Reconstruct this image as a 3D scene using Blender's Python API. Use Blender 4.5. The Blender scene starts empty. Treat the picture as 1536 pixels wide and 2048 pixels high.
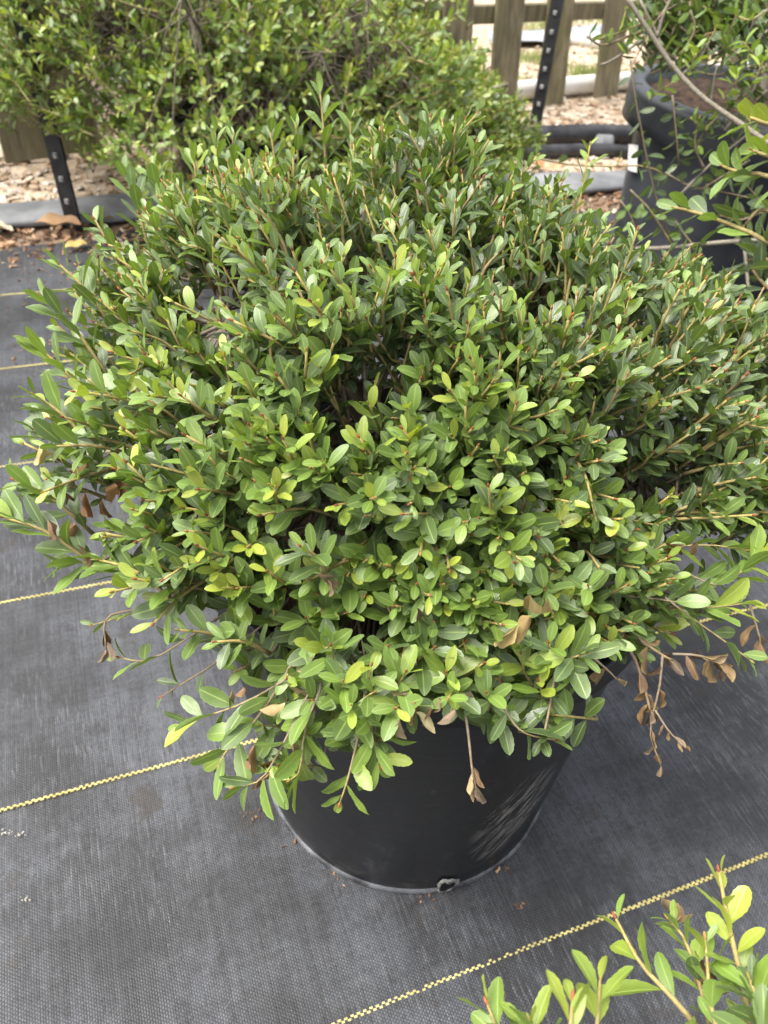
import bpy, bmesh, math, random
import numpy as np
from mathutils import Matrix, Vector

rng = np.random.default_rng(11)
random.seed(11)
scene = bpy.context.scene
COL = scene.collection

# ------------------------------------------------------------------ camera
F_PX, PITCH, ROLL, CAM_H = 1540.0, math.radians(42.0), math.radians(5.5), 0.824
cp, sp, cr, sr = math.cos(PITCH), math.sin(PITCH), math.cos(ROLL), math.sin(ROLL)
FWD = np.array([0, cp, -sp]); UPV = np.array([0, sp, cp]); RGT = np.array([1.0, 0, 0])
IMX = cr * RGT + sr * UPV
IMY = -sr * RGT + cr * UPV
cam_d = bpy.data.cameras.new('camera')
cam = bpy.data.objects.new('camera', cam_d); COL.objects.link(cam)
cam.matrix_world = Matrix(((IMX[0], IMY[0], -FWD[0], 0), (IMX[1], IMY[1], -FWD[1], 0),
                           (IMX[2], IMY[2], -FWD[2], CAM_H), (0, 0, 0, 1)))
cam_d.sensor_fit = 'HORIZONTAL'; cam_d.sensor_width = 24.0
cam_d.lens = F_PX / 1536 * 24.0
cam_d.clip_start = 0.02; cam_d.clip_end = 400
cam_d.dof.use_dof = True; cam_d.dof.focus_distance = 0.47; cam_d.dof.aperture_fstop = 11
scene.camera = cam

# ------------------------------------------------------------------ sky, sun, exposure
SUN_EL, SUN_AZ = math.radians(64), math.radians(-105)      # azimuth from +Y, negative = left of view
world = bpy.data.worlds.new('World'); scene.world = world; world.use_nodes = True
wn = world.node_tree.nodes; wl = world.node_tree.links
sky = wn.new('ShaderNodeTexSky'); sky.sky_type = 'NISHITA'; sky.sun_disc = False
sky.sun_elevation = SUN_EL; sky.sun_rotation = SUN_AZ
sky.air_density = 1.0; sky.dust_density = 6.0; sky.ozone_density = 0.6
bgn = wn['Background']; bgn.inputs['Strength'].default_value = 0.14
hs = wn.new('ShaderNodeHueSaturation'); hs.inputs['Saturation'].default_value = 0.36      # milky, thinly overcast sky
wl.new(sky.outputs['Color'], hs.inputs['Color']); wl.new(hs.outputs['Color'], bgn.inputs['Color'])
sun_d = bpy.data.lights.new('sun', 'SUN'); sun_d.energy = 1.5; sun_d.angle = math.radians(34)
sun_d.color = (1.0, 0.955, 0.88)
sun = bpy.data.objects.new('sun', sun_d); COL.objects.link(sun)
sdir = Vector((math.sin(SUN_AZ) * math.cos(SUN_EL), math.cos(SUN_AZ) * math.cos(SUN_EL), math.sin(SUN_EL)))
sun.rotation_euler = sdir.to_track_quat('Z', 'Y').to_euler()
vs = scene.view_settings
vs.view_transform = 'Standard'; vs.look = 'None'; vs.gamma = 1; vs.use_curve_mapping = False
vs.exposure = 1.52
scene.cycles.max_bounces = 8; scene.cycles.transmission_bounces = 4; scene.cycles.diffuse_bounces = 4
scene.cycles.use_denoising = True
scene.cycles.sample_clamp_indirect = 6

# ------------------------------------------------------------------ pixel <-> world (photo pixels 1536 x 2048)
CAMP = np.array([0, 0, CAM_H])
def ray(x, y):
    d = FWD + IMX * ((x - 768) / F_PX) + IMY * (-(y - 1024) / F_PX)
    return d / np.linalg.norm(d)
def P3(x, y, dist): return CAMP + ray(x, y) * dist
def G(x, y, z=0.0):
    d = ray(x, y); return CAMP + d * ((z - CAM_H) / d[2])
def atY(x, y, Y):
    d = ray(x, y); return CAMP + d * (Y / d[1])
def project(P):
    Q = P - CAMP; z = Q @ FWD
    return 768 + (Q @ IMX) / z * F_PX, 1024 - (Q @ IMY) / z * F_PX, z

# ------------------------------------------------------------------ helpers
def tag(o, label=None, cat=None, group=None, kind=None):
    if label: o['label'] = label
    if cat: o['category'] = cat
    if group: o['group'] = group
    if kind: o['kind'] = kind
    return o
def empty(name, loc=(0, 0, 0)):
    o = bpy.data.objects.new(name, None); o.location = loc; o.empty_display_size = 0.05
    COL.objects.link(o); return o
def link_mesh(name, me, mat, parent=None):
    o = bpy.data.objects.new(name, me); COL.objects.link(o)
    if mat and not me.materials: me.materials.append(mat)
    if parent is not None:
        o.parent = parent
        p = parent; off = Vector((0, 0, 0))
        while p is not None:
            off += p.location; p = p.parent
        o.location = -off                     # meshes below are written in world coordinates
    return o
def pyobj(name, V, Fc, mat, parent=None, smooth=False):
    me = bpy.data.meshes.new(name)
    me.from_pydata([tuple(map(float, v)) for v in V], [], Fc)
    if smooth: me.polygons.foreach_set('use_smooth', [True] * len(me.polygons))
    me.update()
    return link_mesh(name, me, mat, parent)
def bm_obj(name, bm, mat, parent=None, smooth=False):
    me = bpy.data.meshes.new(name); bmesh.ops.recalc_face_normals(bm, faces=bm.faces)
    bm.to_mesh(me); bm.free()
    if smooth: me.polygons.foreach_set('use_smooth', [True] * len(me.polygons))
    return link_mesh(name, me, mat, parent)
def norm(v): 
    v = np.asarray(v, float); return v / (np.linalg.norm(v) + 1e-12)
def bezier(a, b, c, d, n):
    t = np.linspace(0, 1, n)[:, None]
    return (1 - t) ** 3 * a + 3 * (1 - t) ** 2 * t * b + 3 * (1 - t) * t * t * c + t ** 3 * d
def smoothline(pts, n):
    """Catmull-Rom through points -> n points"""
    P = np.array(pts, float)
    if len(P) == 2: return P[0] + (P[1] - P[0]) * np.linspace(0, 1, n)[:, None]
    E = np.vstack([2 * P[0] - P[1], P, 2 * P[-1] - P[-2]])
    out = []
    for s in np.linspace(0, len(P) - 1 - 1e-9, n):
        i = int(s); t = s - i; a, b, c, d = E[i:i + 4]
        out.append(.5 * (2 * b + (c - a) * t + (2 * a - 5 * b + 4 * c - d) * t * t + (3 * b - a - 3 * c + d) * t ** 3))
    return np.array(out)

class Tubes:
    """tapered tubes and lumps gathered in one mesh, a colour per point"""
    def __init__(s): s.V = []; s.Fc = []; s.C = []; s.n = 0
    def tube(s, pts, r0, r1, c0, c1, sides=5, wob=0.0):
        pts = np.asarray(pts); n = len(pts); T = np.gradient(pts, axis=0)
        T /= np.linalg.norm(T, axis=1)[:, None] + 1e-12
        ref = np.array([0.3, 0.2, 1.0]) if abs(T[0][2]) < .9 else np.array([1.0, .1, 0])
        A = np.cross(T, ref); A /= np.linalg.norm(A, axis=1)[:, None] + 1e-12
        B = np.cross(T, A)
        ang = np.linspace(0, 2 * np.pi, sides, endpoint=False)
        t = np.linspace(0, 1, n); rad = r0 + (r1 - r0) * t
        if wob: rad = rad * (1 + wob * rng.standard_normal(n))
        ring = (A[:, None] * np.cos(ang)[None, :, None] + B[:, None] * np.sin(ang)[None, :, None]) * rad[:, None, None]
        V = (pts[:, None] + ring).reshape(-1, 3)
        C = (np.array(c0)[None] * (1 - t[:, None]) + np.array(c1)[None] * t[:, None]).repeat(sides, 0)
        b = s.n
        for i in range(n - 1):
            for k in range(sides):
                k2 = (k + 1) % sides
                s.Fc.append((b + i * sides + k, b + i * sides + k2, b + (i + 1) * sides + k2, b + (i + 1) * sides + k))
        s.Fc.append(tuple(b + (n - 1) * sides + k for k in range(sides)))
        s.Fc.append(tuple(b + k for k in range(sides))[::-1])
        s.V.append(V); s.C.append(C); s.n += len(V)
    def bud(s, p, d, L, r, col):
        ts = [0, .35, .75, 1]; rs = [.5, 1, .7, .05]
        pts = np.array([p + d * L * t for t in ts])
        d = norm(d); A = norm(np.cross(d, [.3, .2, .9])); B = np.cross(d, A); b = s.n
        V = []
        for q, rr in zip(pts, rs):
            for a in (0, 1.257, 2.513, 3.77, 5.027): V.append(q + (A * math.cos(a) + B * math.sin(a)) * r * rr)
        for i in range(3):
            for k in range(5): s.Fc.append((b + i * 5 + k, b + i * 5 + (k + 1) % 5, b + (i + 1) * 5 + (k + 1) % 5, b + (i + 1) * 5 + k))
        s.V.append(np.array(V)); s.C.append(np.tile(col, (20, 1))); s.n += 20
    def build(s, name, mat, parent):
        if not s.V: return None
        V = np.vstack(s.V); C = np.vstack(s.C)
        o = pyobj(name, V, s.Fc, mat, parent, True)
        at = o.data.color_attributes.new('tint', 'FLOAT_COLOR', 'POINT')
        at.data.foreach_set('color', np.hstack([C, np.ones((len(C), 1))]).astype(np.float32).ravel())
        return o

# ------------------------------------------------------------------ materials
class NT:
    def __init__(s, name):
        s.m = bpy.data.materials.new(name); s.m.use_nodes = True
        s.t = s.m.node_tree; s.n = s.t.nodes; s.l = s.t.links; s.p = s.n['Principled BSDF']; s.out = s.n['Material Output']
    def node(s, ty, **kw):
        o = s.n.new(ty)
        for k, v in kw.items():
            if hasattr(o, k): setattr(o, k, v)
        return o
    def put(s, sock, v):
        if isinstance(v, bpy.types.NodeSocket): s.l.new(v, sock)
        elif isinstance(v, (tuple, list)) and len(v) == 3 and sock.type == 'RGBA': sock.default_value = (*v, 1)
        else: sock.default_value = v
    def math(s, op, a, b=None, c=None):
        o = s.node('ShaderNodeMath', operation=op)
        for i, v in enumerate((a, b, c)):
            if v is not None: s.put(o.inputs[i], v)
        return o.outputs[0]
    def mix(s, f, a, b, mode='MIX'):
        o = s.node('ShaderNodeMix', data_type='RGBA', blend_type=mode)
        s.put(o.inputs[0], f); s.put(o.inputs[6], a); s.put(o.inputs[7], b); return o.outputs[2]
    def ramp(s, f, lo, hi, c0=0.0, c1=1.0):
        o = s.node('ShaderNodeMapRange', interpolation_type='SMOOTHSTEP')
        s.put(o.inputs[0], f)
        for i, v in enumerate((lo, hi, c0, c1)): o.inputs[i + 1].default_value = v
        return o.outputs[0]
    def noise(s, vec, scale, detail=3, rough=.55):
        o = s.node('ShaderNodeTexNoise'); o.inputs['Scale'].default_value = scale
        o.inputs['Detail'].default_value = detail; o.inputs['Roughness'].default_value = rough
        if vec is not None: s.put(o.inputs['Vector'], vec)
        return o.outputs[0]
    def coord(s, which='Object'): return s.node('ShaderNodeTexCoord').outputs[which]
    def mapping(s, vec, rot=(0, 0, 0), scale=(1, 1, 1), loc=(0, 0, 0)):
        o = s.node('ShaderNodeMapping'); s.put(o.inputs['Vector'], vec)
        o.inputs['Rotation'].default_value = rot; o.inputs['Scale'].default_value = scale; o.inputs['Location'].default_value = loc
        return o.outputs[0]
    def sep(s, vec):
        o = s.node('ShaderNodeSeparateXYZ'); s.put(o.inputs[0], vec); return o.outputs
    def bump(s, hgt, strength, dist):
        o = s.node('ShaderNodeBump'); o.inputs['Strength'].default_value = strength; o.inputs['Distance'].default_value = dist
        s.put(o.inputs['Height'], hgt); s.l.new(o.outputs[0], s.p.inputs['Normal']); return o.outputs[0]
    def base(s, col, rough=.6, spec=.5):
        s.put(s.p.inputs['Base Color'], col); s.put(s.p.inputs['Roughness'], rough); s.put(s.p.inputs['Specular IOR Level'], spec)

def leaf_material(name, from_object):
    m = NT(name)
    if from_object:
        tint = m.node('ShaderNodeObjectInfo').outputs['Color']
    else:
        a = m.node('ShaderNodeAttribute'); a.attribute_name = 'tint'; tint = a.outputs['Color']
    uv = m.node('ShaderNodeUVMap'); uv.uv_map = 'UVMap'
    U = m.sep(uv.outputs[0])
    across = m.math('ABSOLUTE', m.math('SUBTRACT', U[0], 0.5))          # 0 at midrib, .5 at edge
    rib = m.ramp(across, 0.018, 0.060, 1, 0)
    edge = m.ramp(across, 0.455, 0.49, 0, 1)
    light = m.mix(0.62, tint, (0.34, 0.44, 0.12))
    pos = m.coord('Object')
    nz = m.noise(m.coord('UV'), 5.0, 3)
    c = m.mix(m.ramp(nz, .35, .75, 0, .30), tint, m.mix(.5, tint, (0.02, 0.04, 0.015)))
    # faint side veins
    vein = m.math('SINE', m.math('ADD', m.math('MULTIPLY', U[1], 62.0), m.math('MULTIPLY', across, -46.0)))
    c = m.mix(m.ramp(vein, .75, 1.0, 0, .16), c, light)
    c = m.mix(m.math('MULTIPLY', rib, .9), c, light)
    c = m.mix(m.math('MULTIPLY', edge, .5), c, light)
    spot = m.noise(pos, 3.0 if from_object else 150.0, 3, .6)               # blemishes
    c = m.mix(m.ramp(spot, .69, .74, 0, .55), c, (.17, .12, .05))
    c = m.mix(m.ramp(spot, .30, .22, 0, .35), c, (.30, .30, .22))
    m.base(c, m.ramp(nz, .3, .8, .40, .54), .85)
    hgt = m.math('ADD', m.math('MULTIPLY', rib, -.6), m.math('MULTIPLY', vein, .10))
    m.bump(hgt, .35, .0006)
    tr = m.node('ShaderNodeBsdfTranslucent')
    m.put(tr.inputs['Color'], m.mix(.45, m.mix(1.0, c, (1.9, 1.9, .9), 'MULTIPLY'), (0.20, 0.30, 0.02)))
    mx = m.node('ShaderNodeMixShader'); mx.inputs[0].default_value = .24
    m.l.new(m.p.outputs[0], mx.inputs[1]); m.l.new(tr.outputs[0], mx.inputs[2]); m.l.new(mx.outputs[0], m.out.inputs[0])
    return m.m
LEAF_A = leaf_material('green_leaf', False)
LEAF_O = leaf_material('green_leaf_single', True)

def dead_material():
    m = NT('dry_leaf')
    tint = m.node('ShaderNodeObjectInfo').outputs['Color']
    uv = m.node('ShaderNodeUVMap'); uv.uv_map = 'UVMap'; U = m.sep(uv.outputs[0])
    across = m.math('ABSOLUTE', m.math('SUBTRACT', U[0], 0.5))
    rib = m.ramp(across, 0.02, 0.07, 1, 0)
    nz = m.noise(m.coord('Object'), 2.2, 4)
    c = m.mix(m.ramp(nz, .35, .7, 0, .6), tint, m.mix(1, tint, (.45, .38, .33), 'MULTIPLY'))
    c = m.mix(m.math('MULTIPLY', rib, .5), c, (.42, .27, .13))
    m.base(c, .62, .3); m.bump(nz, .4, .001)
    tr = m.node('ShaderNodeBsdfTranslucent'); m.put(tr.inputs['Color'], c); mx = m.node('ShaderNodeMixShader'); mx.inputs[0].default_value = .2
    m.l.new(m.p.outputs[0], mx.inputs[1]); m.l.new(tr.outputs[0], mx.inputs[2]); m.l.new(mx.outputs[0], m.out.inputs[0])
    return m.m
DEAD = dead_material()

def bark_material(name, rough=.7):
    m = NT(name); a = m.node('ShaderNodeAttribute'); a.attribute_name = 'tint'
    nz = m.noise(m.mapping(m.coord('Object'), scale=(1, 1, 1)), 260, 3)
    c = m.mix(m.ramp(nz, .35, .7, 0, .55), a.outputs['Color'], m.mix(1, a.outputs['Color'], (.45, .42, .38), 'MULTIPLY'))
    m.base(c, rough, .3); m.bump(nz, .4, .0008); return m.m
BARK = bark_material('bark')

STRIPE_A = math.radians(23.5); C0 = 0.19; SP = 0.3048
def fabric_material():
    m = NT('woven_weed_fabric'); o = m.coord('Object')
    v = m.mapping(o, rot=(0, 0, -STRIPE_A)); X = m.sep(v)
    # tapes run across the stripes (along local y); each 3.1 mm wide, crossing weft every 2.3 mm
    row = m.math('FLOOR', m.math('DIVIDE', X[0], .0023))
    sh = m.math('MULTIPLY', m.math('MODULO', row, 2.0), .5)
    fx = m.math('ABSOLUTE', m.math('SINE', m.math('MULTIPLY', X[0], math.pi / .0023)))
    fy = m.math('ABSOLUTE', m.math('SINE', m.math('MULTIPLY', m.math('ADD', m.math('DIVIDE', X[1], .0034), sh), math.pi)))
    weave = m.math('MULTIPLY', m.math('POWER', fx, .6), m.math('POWER', fy, .7))
    col = m.math('FLOOR', m.math('ADD', m.math('DIVIDE', X[1], .0034), sh))
    def rand1(v_, sc):
        w_ = m.node('ShaderNodeTexWhiteNoise', noise_dimensions='1D'); m.put(w_.inputs['W'], m.math('MULTIPLY', v_, sc)); return w_.outputs['Value']
    cw = m.node('ShaderNodeCombineXYZ'); m.put(cw.inputs[0], row); m.put(cw.inputs[1], col)
    wn2 = m.node('ShaderNodeTexWhiteNoise', noise_dimensions='2D'); m.put(wn2.inputs['Vector'], cw.outputs[0])
    tape = rand1(row, 1.37); weft = rand1(m.math('FLOOR', m.math('DIVIDE', X[1], .0034)), 2.11); cross = wn2.outputs['Value']
    streak = m.noise(m.mapping(v, scale=(330, 34, 1)), 1.0, 4, .65)
    blot = m.noise(o, 5.2, 6, .66)
    blot2 = m.noise(m.mapping(o, loc=(3, 1, 0)), 21, 5, .66)
    dustn = m.noise(m.mapping(o, loc=(9, 4, 0)), 3.1, 6, .62)
    speck = m.noise(o, 520, 2, .5)
    c = m.mix(m.ramp(blot, .38, .62), (.0115, .0124, .0140), (.049, .0528, .0595))
    c = m.mix(m.ramp(blot2, .52, .66, 0, .55), c, (.022, .022, .023))
    br = m.math('ADD', m.math('ADD', m.math('MULTIPLY', tape, .62), m.math('MULTIPLY', weft, .30)), m.math('MULTIPLY', cross, .58))
    c = m.mix(1.0, c, m.mix(br, (.45, .45, .45), (1.62, 1.62, 1.64)), 'MULTIPLY')
    c = m.mix(m.math('MULTIPLY', m.ramp(streak, .50, .70, 0, .55), m.ramp(dustn, .42, .60, .1, 1)), c, (.19, .196, .206))
    c = m.mix(m.ramp(weave, .12, .72, .88, 0), c, (.012, .012, .013))
    c = m.mix(m.ramp(speck, .72, .77, 0, .5), c, (.30, .29, .27))
    mud = m.noise(m.mapping(o, loc=(7, 3, 0)), 9.5, 6, .72)
    c = m.mix(m.ramp(mud, .60, .66, 0, .65), c, (.026, .022, .018))
    m.base(c, m.ramp(blot2, .3, .7, .48, .66), .45)
    m.bump(m.math('ADD', m.math('MULTIPLY', weave, 1.0), m.math('MULTIPLY', streak, .6)), .55, .0007)
    return m.m
def simple(name, c0, c1, scale, rough=.7, spec=.3, bump=.3, dist=.002, detail=4, map_scale=(1, 1, 1)):
    m = NT(name); o = m.mapping(m.coord('Object'), scale=map_scale); nz = m.noise(o, scale, detail, .6)
    m.base(m.mix(m.ramp(nz, .32, .7), c0, c1), rough, spec); m.bump(nz, bump, dist); return m.m

def ground_material():
    m = NT('wood_chip_soil'); o = m.coord('Object')
    vo = m.node('ShaderNodeTexVoronoi'); vo.inputs['Scale'].default_value = 46; m.put(vo.inputs['Vector'], m.mapping(o, scale=(1, .55, 1)))
    n1 = m.noise(o, 2.0, 5, .6); n2 = m.noise(o, 55, 4, .6)
    chip = m.sep(vo.outputs['Color'])[0]
    c = m.mix(chip, (.20, .14, .09), (.52, .42, .31))
    c = m.mix(m.ramp(n2, .45, .65, 0, .6), c, (.48, .41, .32))
    c = m.mix(m.ramp(n1, .42, .66, 0, .6), c, (.46, .37, .26))
    # brown damp mulch next to the fabric: perpendicular distance to the stripes
    X = m.sep(m.mapping(o, rot=(0, 0, -STRIPE_A)))
    nn = m.noise(o, 5.0, 4, .6)
    near = m.ramp(m.math('ADD', X[1], m.math('MULTIPLY', m.math('SUBTRACT', nn, .5), .25)), 2.10, 2.30, 1, 0)
    c = m.mix(m.math('MULTIPLY', near, .75), c, m.mix(chip, (.045, .028, .018), (.17, .095, .055)))
    green = m.noise(m.mapping(o, loc=(5, 5, 0)), 1.3, 4, .6)
    c = m.mix(m.math('MULTIPLY', m.ramp(green, .60, .74, 0, .55), m.ramp(X[1], 2.9, 3.4)), c, (.15, .20, .06))
    m.base(c, .85, .2); m.bump(m.math('ADD', vo.outputs['Distance'], n2), .6, .008); return m.m

def pot_material(name, scuffs=False, col=(.0062, .0068, .0078)):
    m = NT(name); o = m.coord('Object')
    n1 = m.noise(o, 9, 5, .6); n2 = m.noise(m.mapping(o, scale=(14, 14, 70)), 2.2, 4, .6)
    c = m.mix(m.ramp(n1, .35, .72, 0, .8), col, tuple(x * 2.2 for x in col))
    dust = m.noise(m.mapping(o, scale=(26, 26, 12)), 2.0, 6, .7)
    c = m.mix(m.ramp(dust, .56, .78, 0, .38), c, (.085, .087, .09))
    sp_ = m.noise(o, 330, 2, .5)
    c = m.mix(m.ramp(sp_, .73, .77, 0, .5), c, (.25, .24, .22))
    rough = m.ramp(n1, .3, .75, .30, .48)
    if scuffs:
        # scraped patch low on the right flank: slanting pale scratches with a shape of their own
        X = m.sep(o)
        ang = m.math('ARCTAN2', X[1], X[0])
        w = m.node('ShaderNodeCombineXYZ'); m.put(w.inputs[0], m.math('MULTIPLY', ang, .17)); m.put(w.inputs[1], X[2])
        sv = m.mapping(w.outputs[0], rot=(0, 0, math.radians(-62)), scale=(1, 1, 1)); 
        sv2 = m.mapping(sv, scale=(16, 120, 1))
        sn = m.noise(sv2, 1.0, 6, .68); sn.node.inputs['Distortion'].default_value = 1.6
        da = m.math('DIVIDE', m.math('SUBTRACT', ang, math.radians(-55)), math.radians(17))
        dz = m.math('DIVIDE', m.math('SUBTRACT', X[2], .135), .105)
        rr = m.math('ADD', m.math('MULTIPLY', da, da), m.math('MULTIPLY', dz, dz))
        mask = m.math('MULTIPLY', m.ramp(rr, .10, 1.0, 1, 0), m.ramp(sn, .48, .60, 0, 1))
        c = m.mix(m.math('MULTIPLY', mask, .85), c, (.25, .235, .215))
        # dried mud low on the front
        zb = m.ramp(X[2], .004, .05, 1, 0)
        c = m.mix(m.math('MULTIPLY', zb, m.ramp(m.noise(m.mapping(o, scale=(20, 20, 60)), 1.5, 5, .7), .52, .70, 0, .55)), c, (.15, .13, .11))
    m.base(c, rough, .5); m.bump(m.math('ADD', n2, m.math('MULTIPLY', dust, .5)), .18, .0012)
    return m.m
POT_M = pot_material('black_plastic')
POT_S = pot_material('black_plastic_scuffed', True)
POT_G = pot_material('black_plastic_sunfaded', False, (.024, .026, .030))
SOIL = simple('potting_soil', (.010, .007, .005), (.060, .036, .022), 70, .9, .2, .8, .006)
WOOD = None
def wood_material():
    m = NT('weathered_picket'); o = m.coord('Object')
    r = m.node('ShaderNodeObjectInfo').outputs['Random']
    v = m.mapping(o, scale=(38, 38, 2.6)); g1 = m.noise(v, 1.3, 5, .62); g2 = m.noise(o, 5.5, 4, .6); g3 = m.noise(m.mapping(o, scale=(160, 160, 4)), 1.0, 3)
    c = m.mix(m.ramp(g1, .3, .7), (.095, .082, .050), (.25, .215, .13))
    c = m.mix(m.ramp(g2, .42, .68, 0, .65), c, (.135, .130, .055))
    c = m.mix(m.ramp(g3, .55, .75, 0, .4), c, (.05, .04, .03))
    c = m.mix(m.math('MULTIPLY', r, .35), c, (.10, .085, .065))
    m.base(c, .8, .2); m.bump(m.math('ADD', g1, g3), .4, .003); return m.m
WOOD = wood_material()
METAL = simple('dark_painted_steel', (.008, .009, .010), (.022, .023, .024), 30, .5, .4, .2, .001)
STUD = simple('worn_steel', (.16, .16, .16), (.34, .33, .31), 80, .5, .5)
YELLOW = simple('yellow_yarn', (.36, .31, .12), (.66, .58, .23), 24, .8, .15, .3, .001, 6)
WHITE = simple('white_plastic', (.62, .61, .57), (.78, .77, .73), 8, .5, .4, .1)
PIPE = simple('dusty_grey_plastic', (.10, .105, .11), (.24, .245, .25), 6, .7, .35, .3, .003)
BLACKP = simple('black_plastic_tube', (.012, .012, .013), (.05, .05, .053), 14, .5, .4, .2, .002)
CHIPM = NT('wood_chips'); _a = CHIPM.node('ShaderNodeAttribute'); _a.attribute_name = 'tint'
CHIPM.base(_a.outputs['Color'], .85, .2); CHIPM = CHIPM.m

# ------------------------------------------------------------------ ground
gd = np.array([math.cos(STRIPE_A), math.sin(STRIPE_A), 0]); gn = np.array([-math.sin(STRIPE_A), math.cos(STRIPE_A), 0])
def W(s, c, z=0.0): return gd * s + gn * c + np.array([0, 0, z])   # along / across the stripes
ground = pyobj('ground', [(-60, -60, -.004), (60, -60, -.004), (60, 120, -.004), (-60, 120, -.004)], [(0, 1, 2, 3)], ground_material())
tag(ground, kind='structure')
# woven ground-cover sheet, gently uneven, with a ragged far hem
nx, ny = 90, 70; V = []; Fc = []
for j in range(ny):
    for i in range(nx):
        s = -3.0 + 6.5 * i / (nx - 1); c = -1.6 + (3.58) * j / (ny - 1)
        if j == ny - 1: c += .035 * math.sin(s * 3.1) + .02 * math.sin(s * 11.3 + 1) + .012 * math.sin(s * 29)
        z = .0012 * math.sin(s * 5.3 + c * 2.1) + .0010 * math.sin(c * 7.7 - s * 1.9)
        V.append(W(s, c, max(z, -.002)))
for j in range(ny - 1):
    for i in range(nx - 1): Fc.append((j * nx + i, j * nx + i + 1, (j + 1) * nx + i + 1, (j + 1) * nx + i))
fabric = pyobj('ground_cover_fabric', V, Fc, fabric_material(), None, True)
tag(fabric, kind='structure')
# yellow marker threads: a square-wave yarn woven into the sheet, one mesh per line
def stripe(idx, s0=-2.4, s1=3.0):
    c = C0 + idx * SP; per = .0062; hw = .0021; th = .0017
    V = []; Fc = []; n = int((s1 - s0) / per)
    for k in range(n):
        s = s0 + k * per
        wv = .003 * math.sin(s * 2.3 + idx) + .0012 * math.sin(s * 9 + idx * 2)
        for (a, b, o0, o1) in ((0, .60, -.0004, .0022), (.5, 1.10, -.0022, .0004)):
            z0 = .0012; z1 = .0024 if a == 0 else .0026
            x0, x1 = s + a * per, s + b * per
            j = (random.random() - .5) * .0009; z1 -= random.random() * .0005
            q = len(V)
            for zz, ins in ((z0, 0), (z1, .0005)):
                V += [W(x0 + ins, c + o0 + wv + ins + j, zz), W(x1 - ins, c + o0 + wv + ins + j, zz), W(x1 - ins, c + o1 + wv - ins + j, zz), W(x0 + ins, c + o1 + wv - ins + j, zz)]
            Fc += [(q + 4, q + 5, q + 6, q + 7)] + [(q + e, q + (e + 1) % 4, q + 4 + (e + 1) % 4, q + 4 + e) for e in range(4)]
    return pyobj('marker_thread', V, Fc, YELLOW, fabric)
for i in range(-1, 6): stripe(i)

# chips and crumbs of mulch beyond the fabric: nobody could count them
def chips(name, n, place, size, cols, label, cat):
    V = []; Fc = []; C = []
    for k in range(n):
        p, sc = place()
        if p is None: continue
        L = size * random.uniform(.5, 1.6) * sc; w = L * random.uniform(.25, .6); t = L * random.uniform(.10, .25)
        M = Matrix.Rotation(random.uniform(0, 6.28), 3, 'Z') @ Matrix.Rotation(random.gauss(0, .35), 3, 'X') @ Matrix.Rotation(random.gauss(0, .35), 3, 'Y')
        b = len(V); col = random.choice(cols); f = random.uniform(.7, 1.25)
        for (x, y, z) in ((-1, -1, -1), (1, -.6, -1), (.8, 1, -1), (-1, .7, -1), (-.8, -.8, 1), (.9, -.6, 1), (.7, .8, 1), (-.9, .6, 1)):
            q = M @ Vector((x * L * random.uniform(.7, 1) / 2, y * w * random.uniform(.7, 1) / 2, z * t / 2)); V.append((p[0] + q.x, p[1] + q.y, p[2] + q.z + t * .4))
            C.append([c * f for c in col] + [1])
        Fc += [(b, b + 3, b + 2, b + 1), (b + 4, b + 5, b + 6, b + 7)] + [(b + i, b + (i + 1) % 4, b + 4 + (i + 1) % 4, b + 4 + i) for i in range(4)]
    o = pyobj(name, V, Fc, CHIPM)
    at = o.data.color_attributes.new('tint', 'FLOAT_COLOR', 'POINT'); at.data.foreach_set('color', np.array(C, np.float32).ravel())
    return tag(o, label, cat, kind='stuff')
def pl_far():
    c = 2.12 + abs(random.gauss(0, 1.0)); s = random.uniform(-1.2 - c * .2, 2.0 + c * .3); return W(s, c, -.002), 1
def pl_near():
    c = 2.05 + random.gauss(0, .09); s = random.uniform(-1.2, 2.2); return W(s, c, .001), 1
def pl_fab():
    c = 1.95 - abs(random.gauss(0, .17)); s = random.uniform(-.5, .25) if random.random() < .8 else random.uniform(-.6, 1.6); return W(s, c, .003), .6
PALE = [(.42, .34, .25), (.48, .41, .33), (.33, .24, .16), (.54, .48, .41), (.25, .175, .11), (.38, .27, .175)]
BROWN = [(.16, .09, .05), (.26, .15, .085), (.10, .06, .04), (.36, .23, .14), (.20, .12, .07)]
chips('wood_chips', 6500, pl_far, .028, PALE, 'pale wood chips and straw covering the ground beyond the fabric', 'wood chips')
chips('mulch', 2600, pl_near, .018, BROWN + PALE[:1], 'brown mulch strip along the far hem of the black fabric', 'mulch')
chips('mulch_crumbs', 260, pl_fab, .013, BROWN, 'brown mulch crumbs strewn over the far end of the fabric', 'mulch')
def pl_spots():
    x, y, r = random.choice([(590, 1690, 12), (680, 1765, 14), (860, 1800, 18), (1010, 1745, 14), (505, 1632, 16), (500, 1625, 10), (1038, 1812, 7), (45, 690, 12), (60, 700, 20), (115, 570, 34), (20, 470 + 250, 10)])
    p = G(x + random.gauss(0, r), y + random.gauss(0, r * .6)); return (p[0], p[1], .003), .5 if y > 1000 else .7
chips('soil_crumbs', 70, pl_spots, .009, BROWN, 'small brown bark crumbs scattered on the black fabric', 'bark crumbs')
def pl_white():
    x, y = random.choice([(12, 1668), (42, 1672), (25, 1670), (55, 1800)]); p = G(x + random.gauss(0, 7), y + random.gauss(0, 3)); return (p[0], p[1], .003), .4
chips('pale_crumbs', 22, pl_white, .006, [(.38, .35, .30), (.46, .43, .38)], 'whitish crumbs on the fabric near the left edge', 'crumbs')

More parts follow.
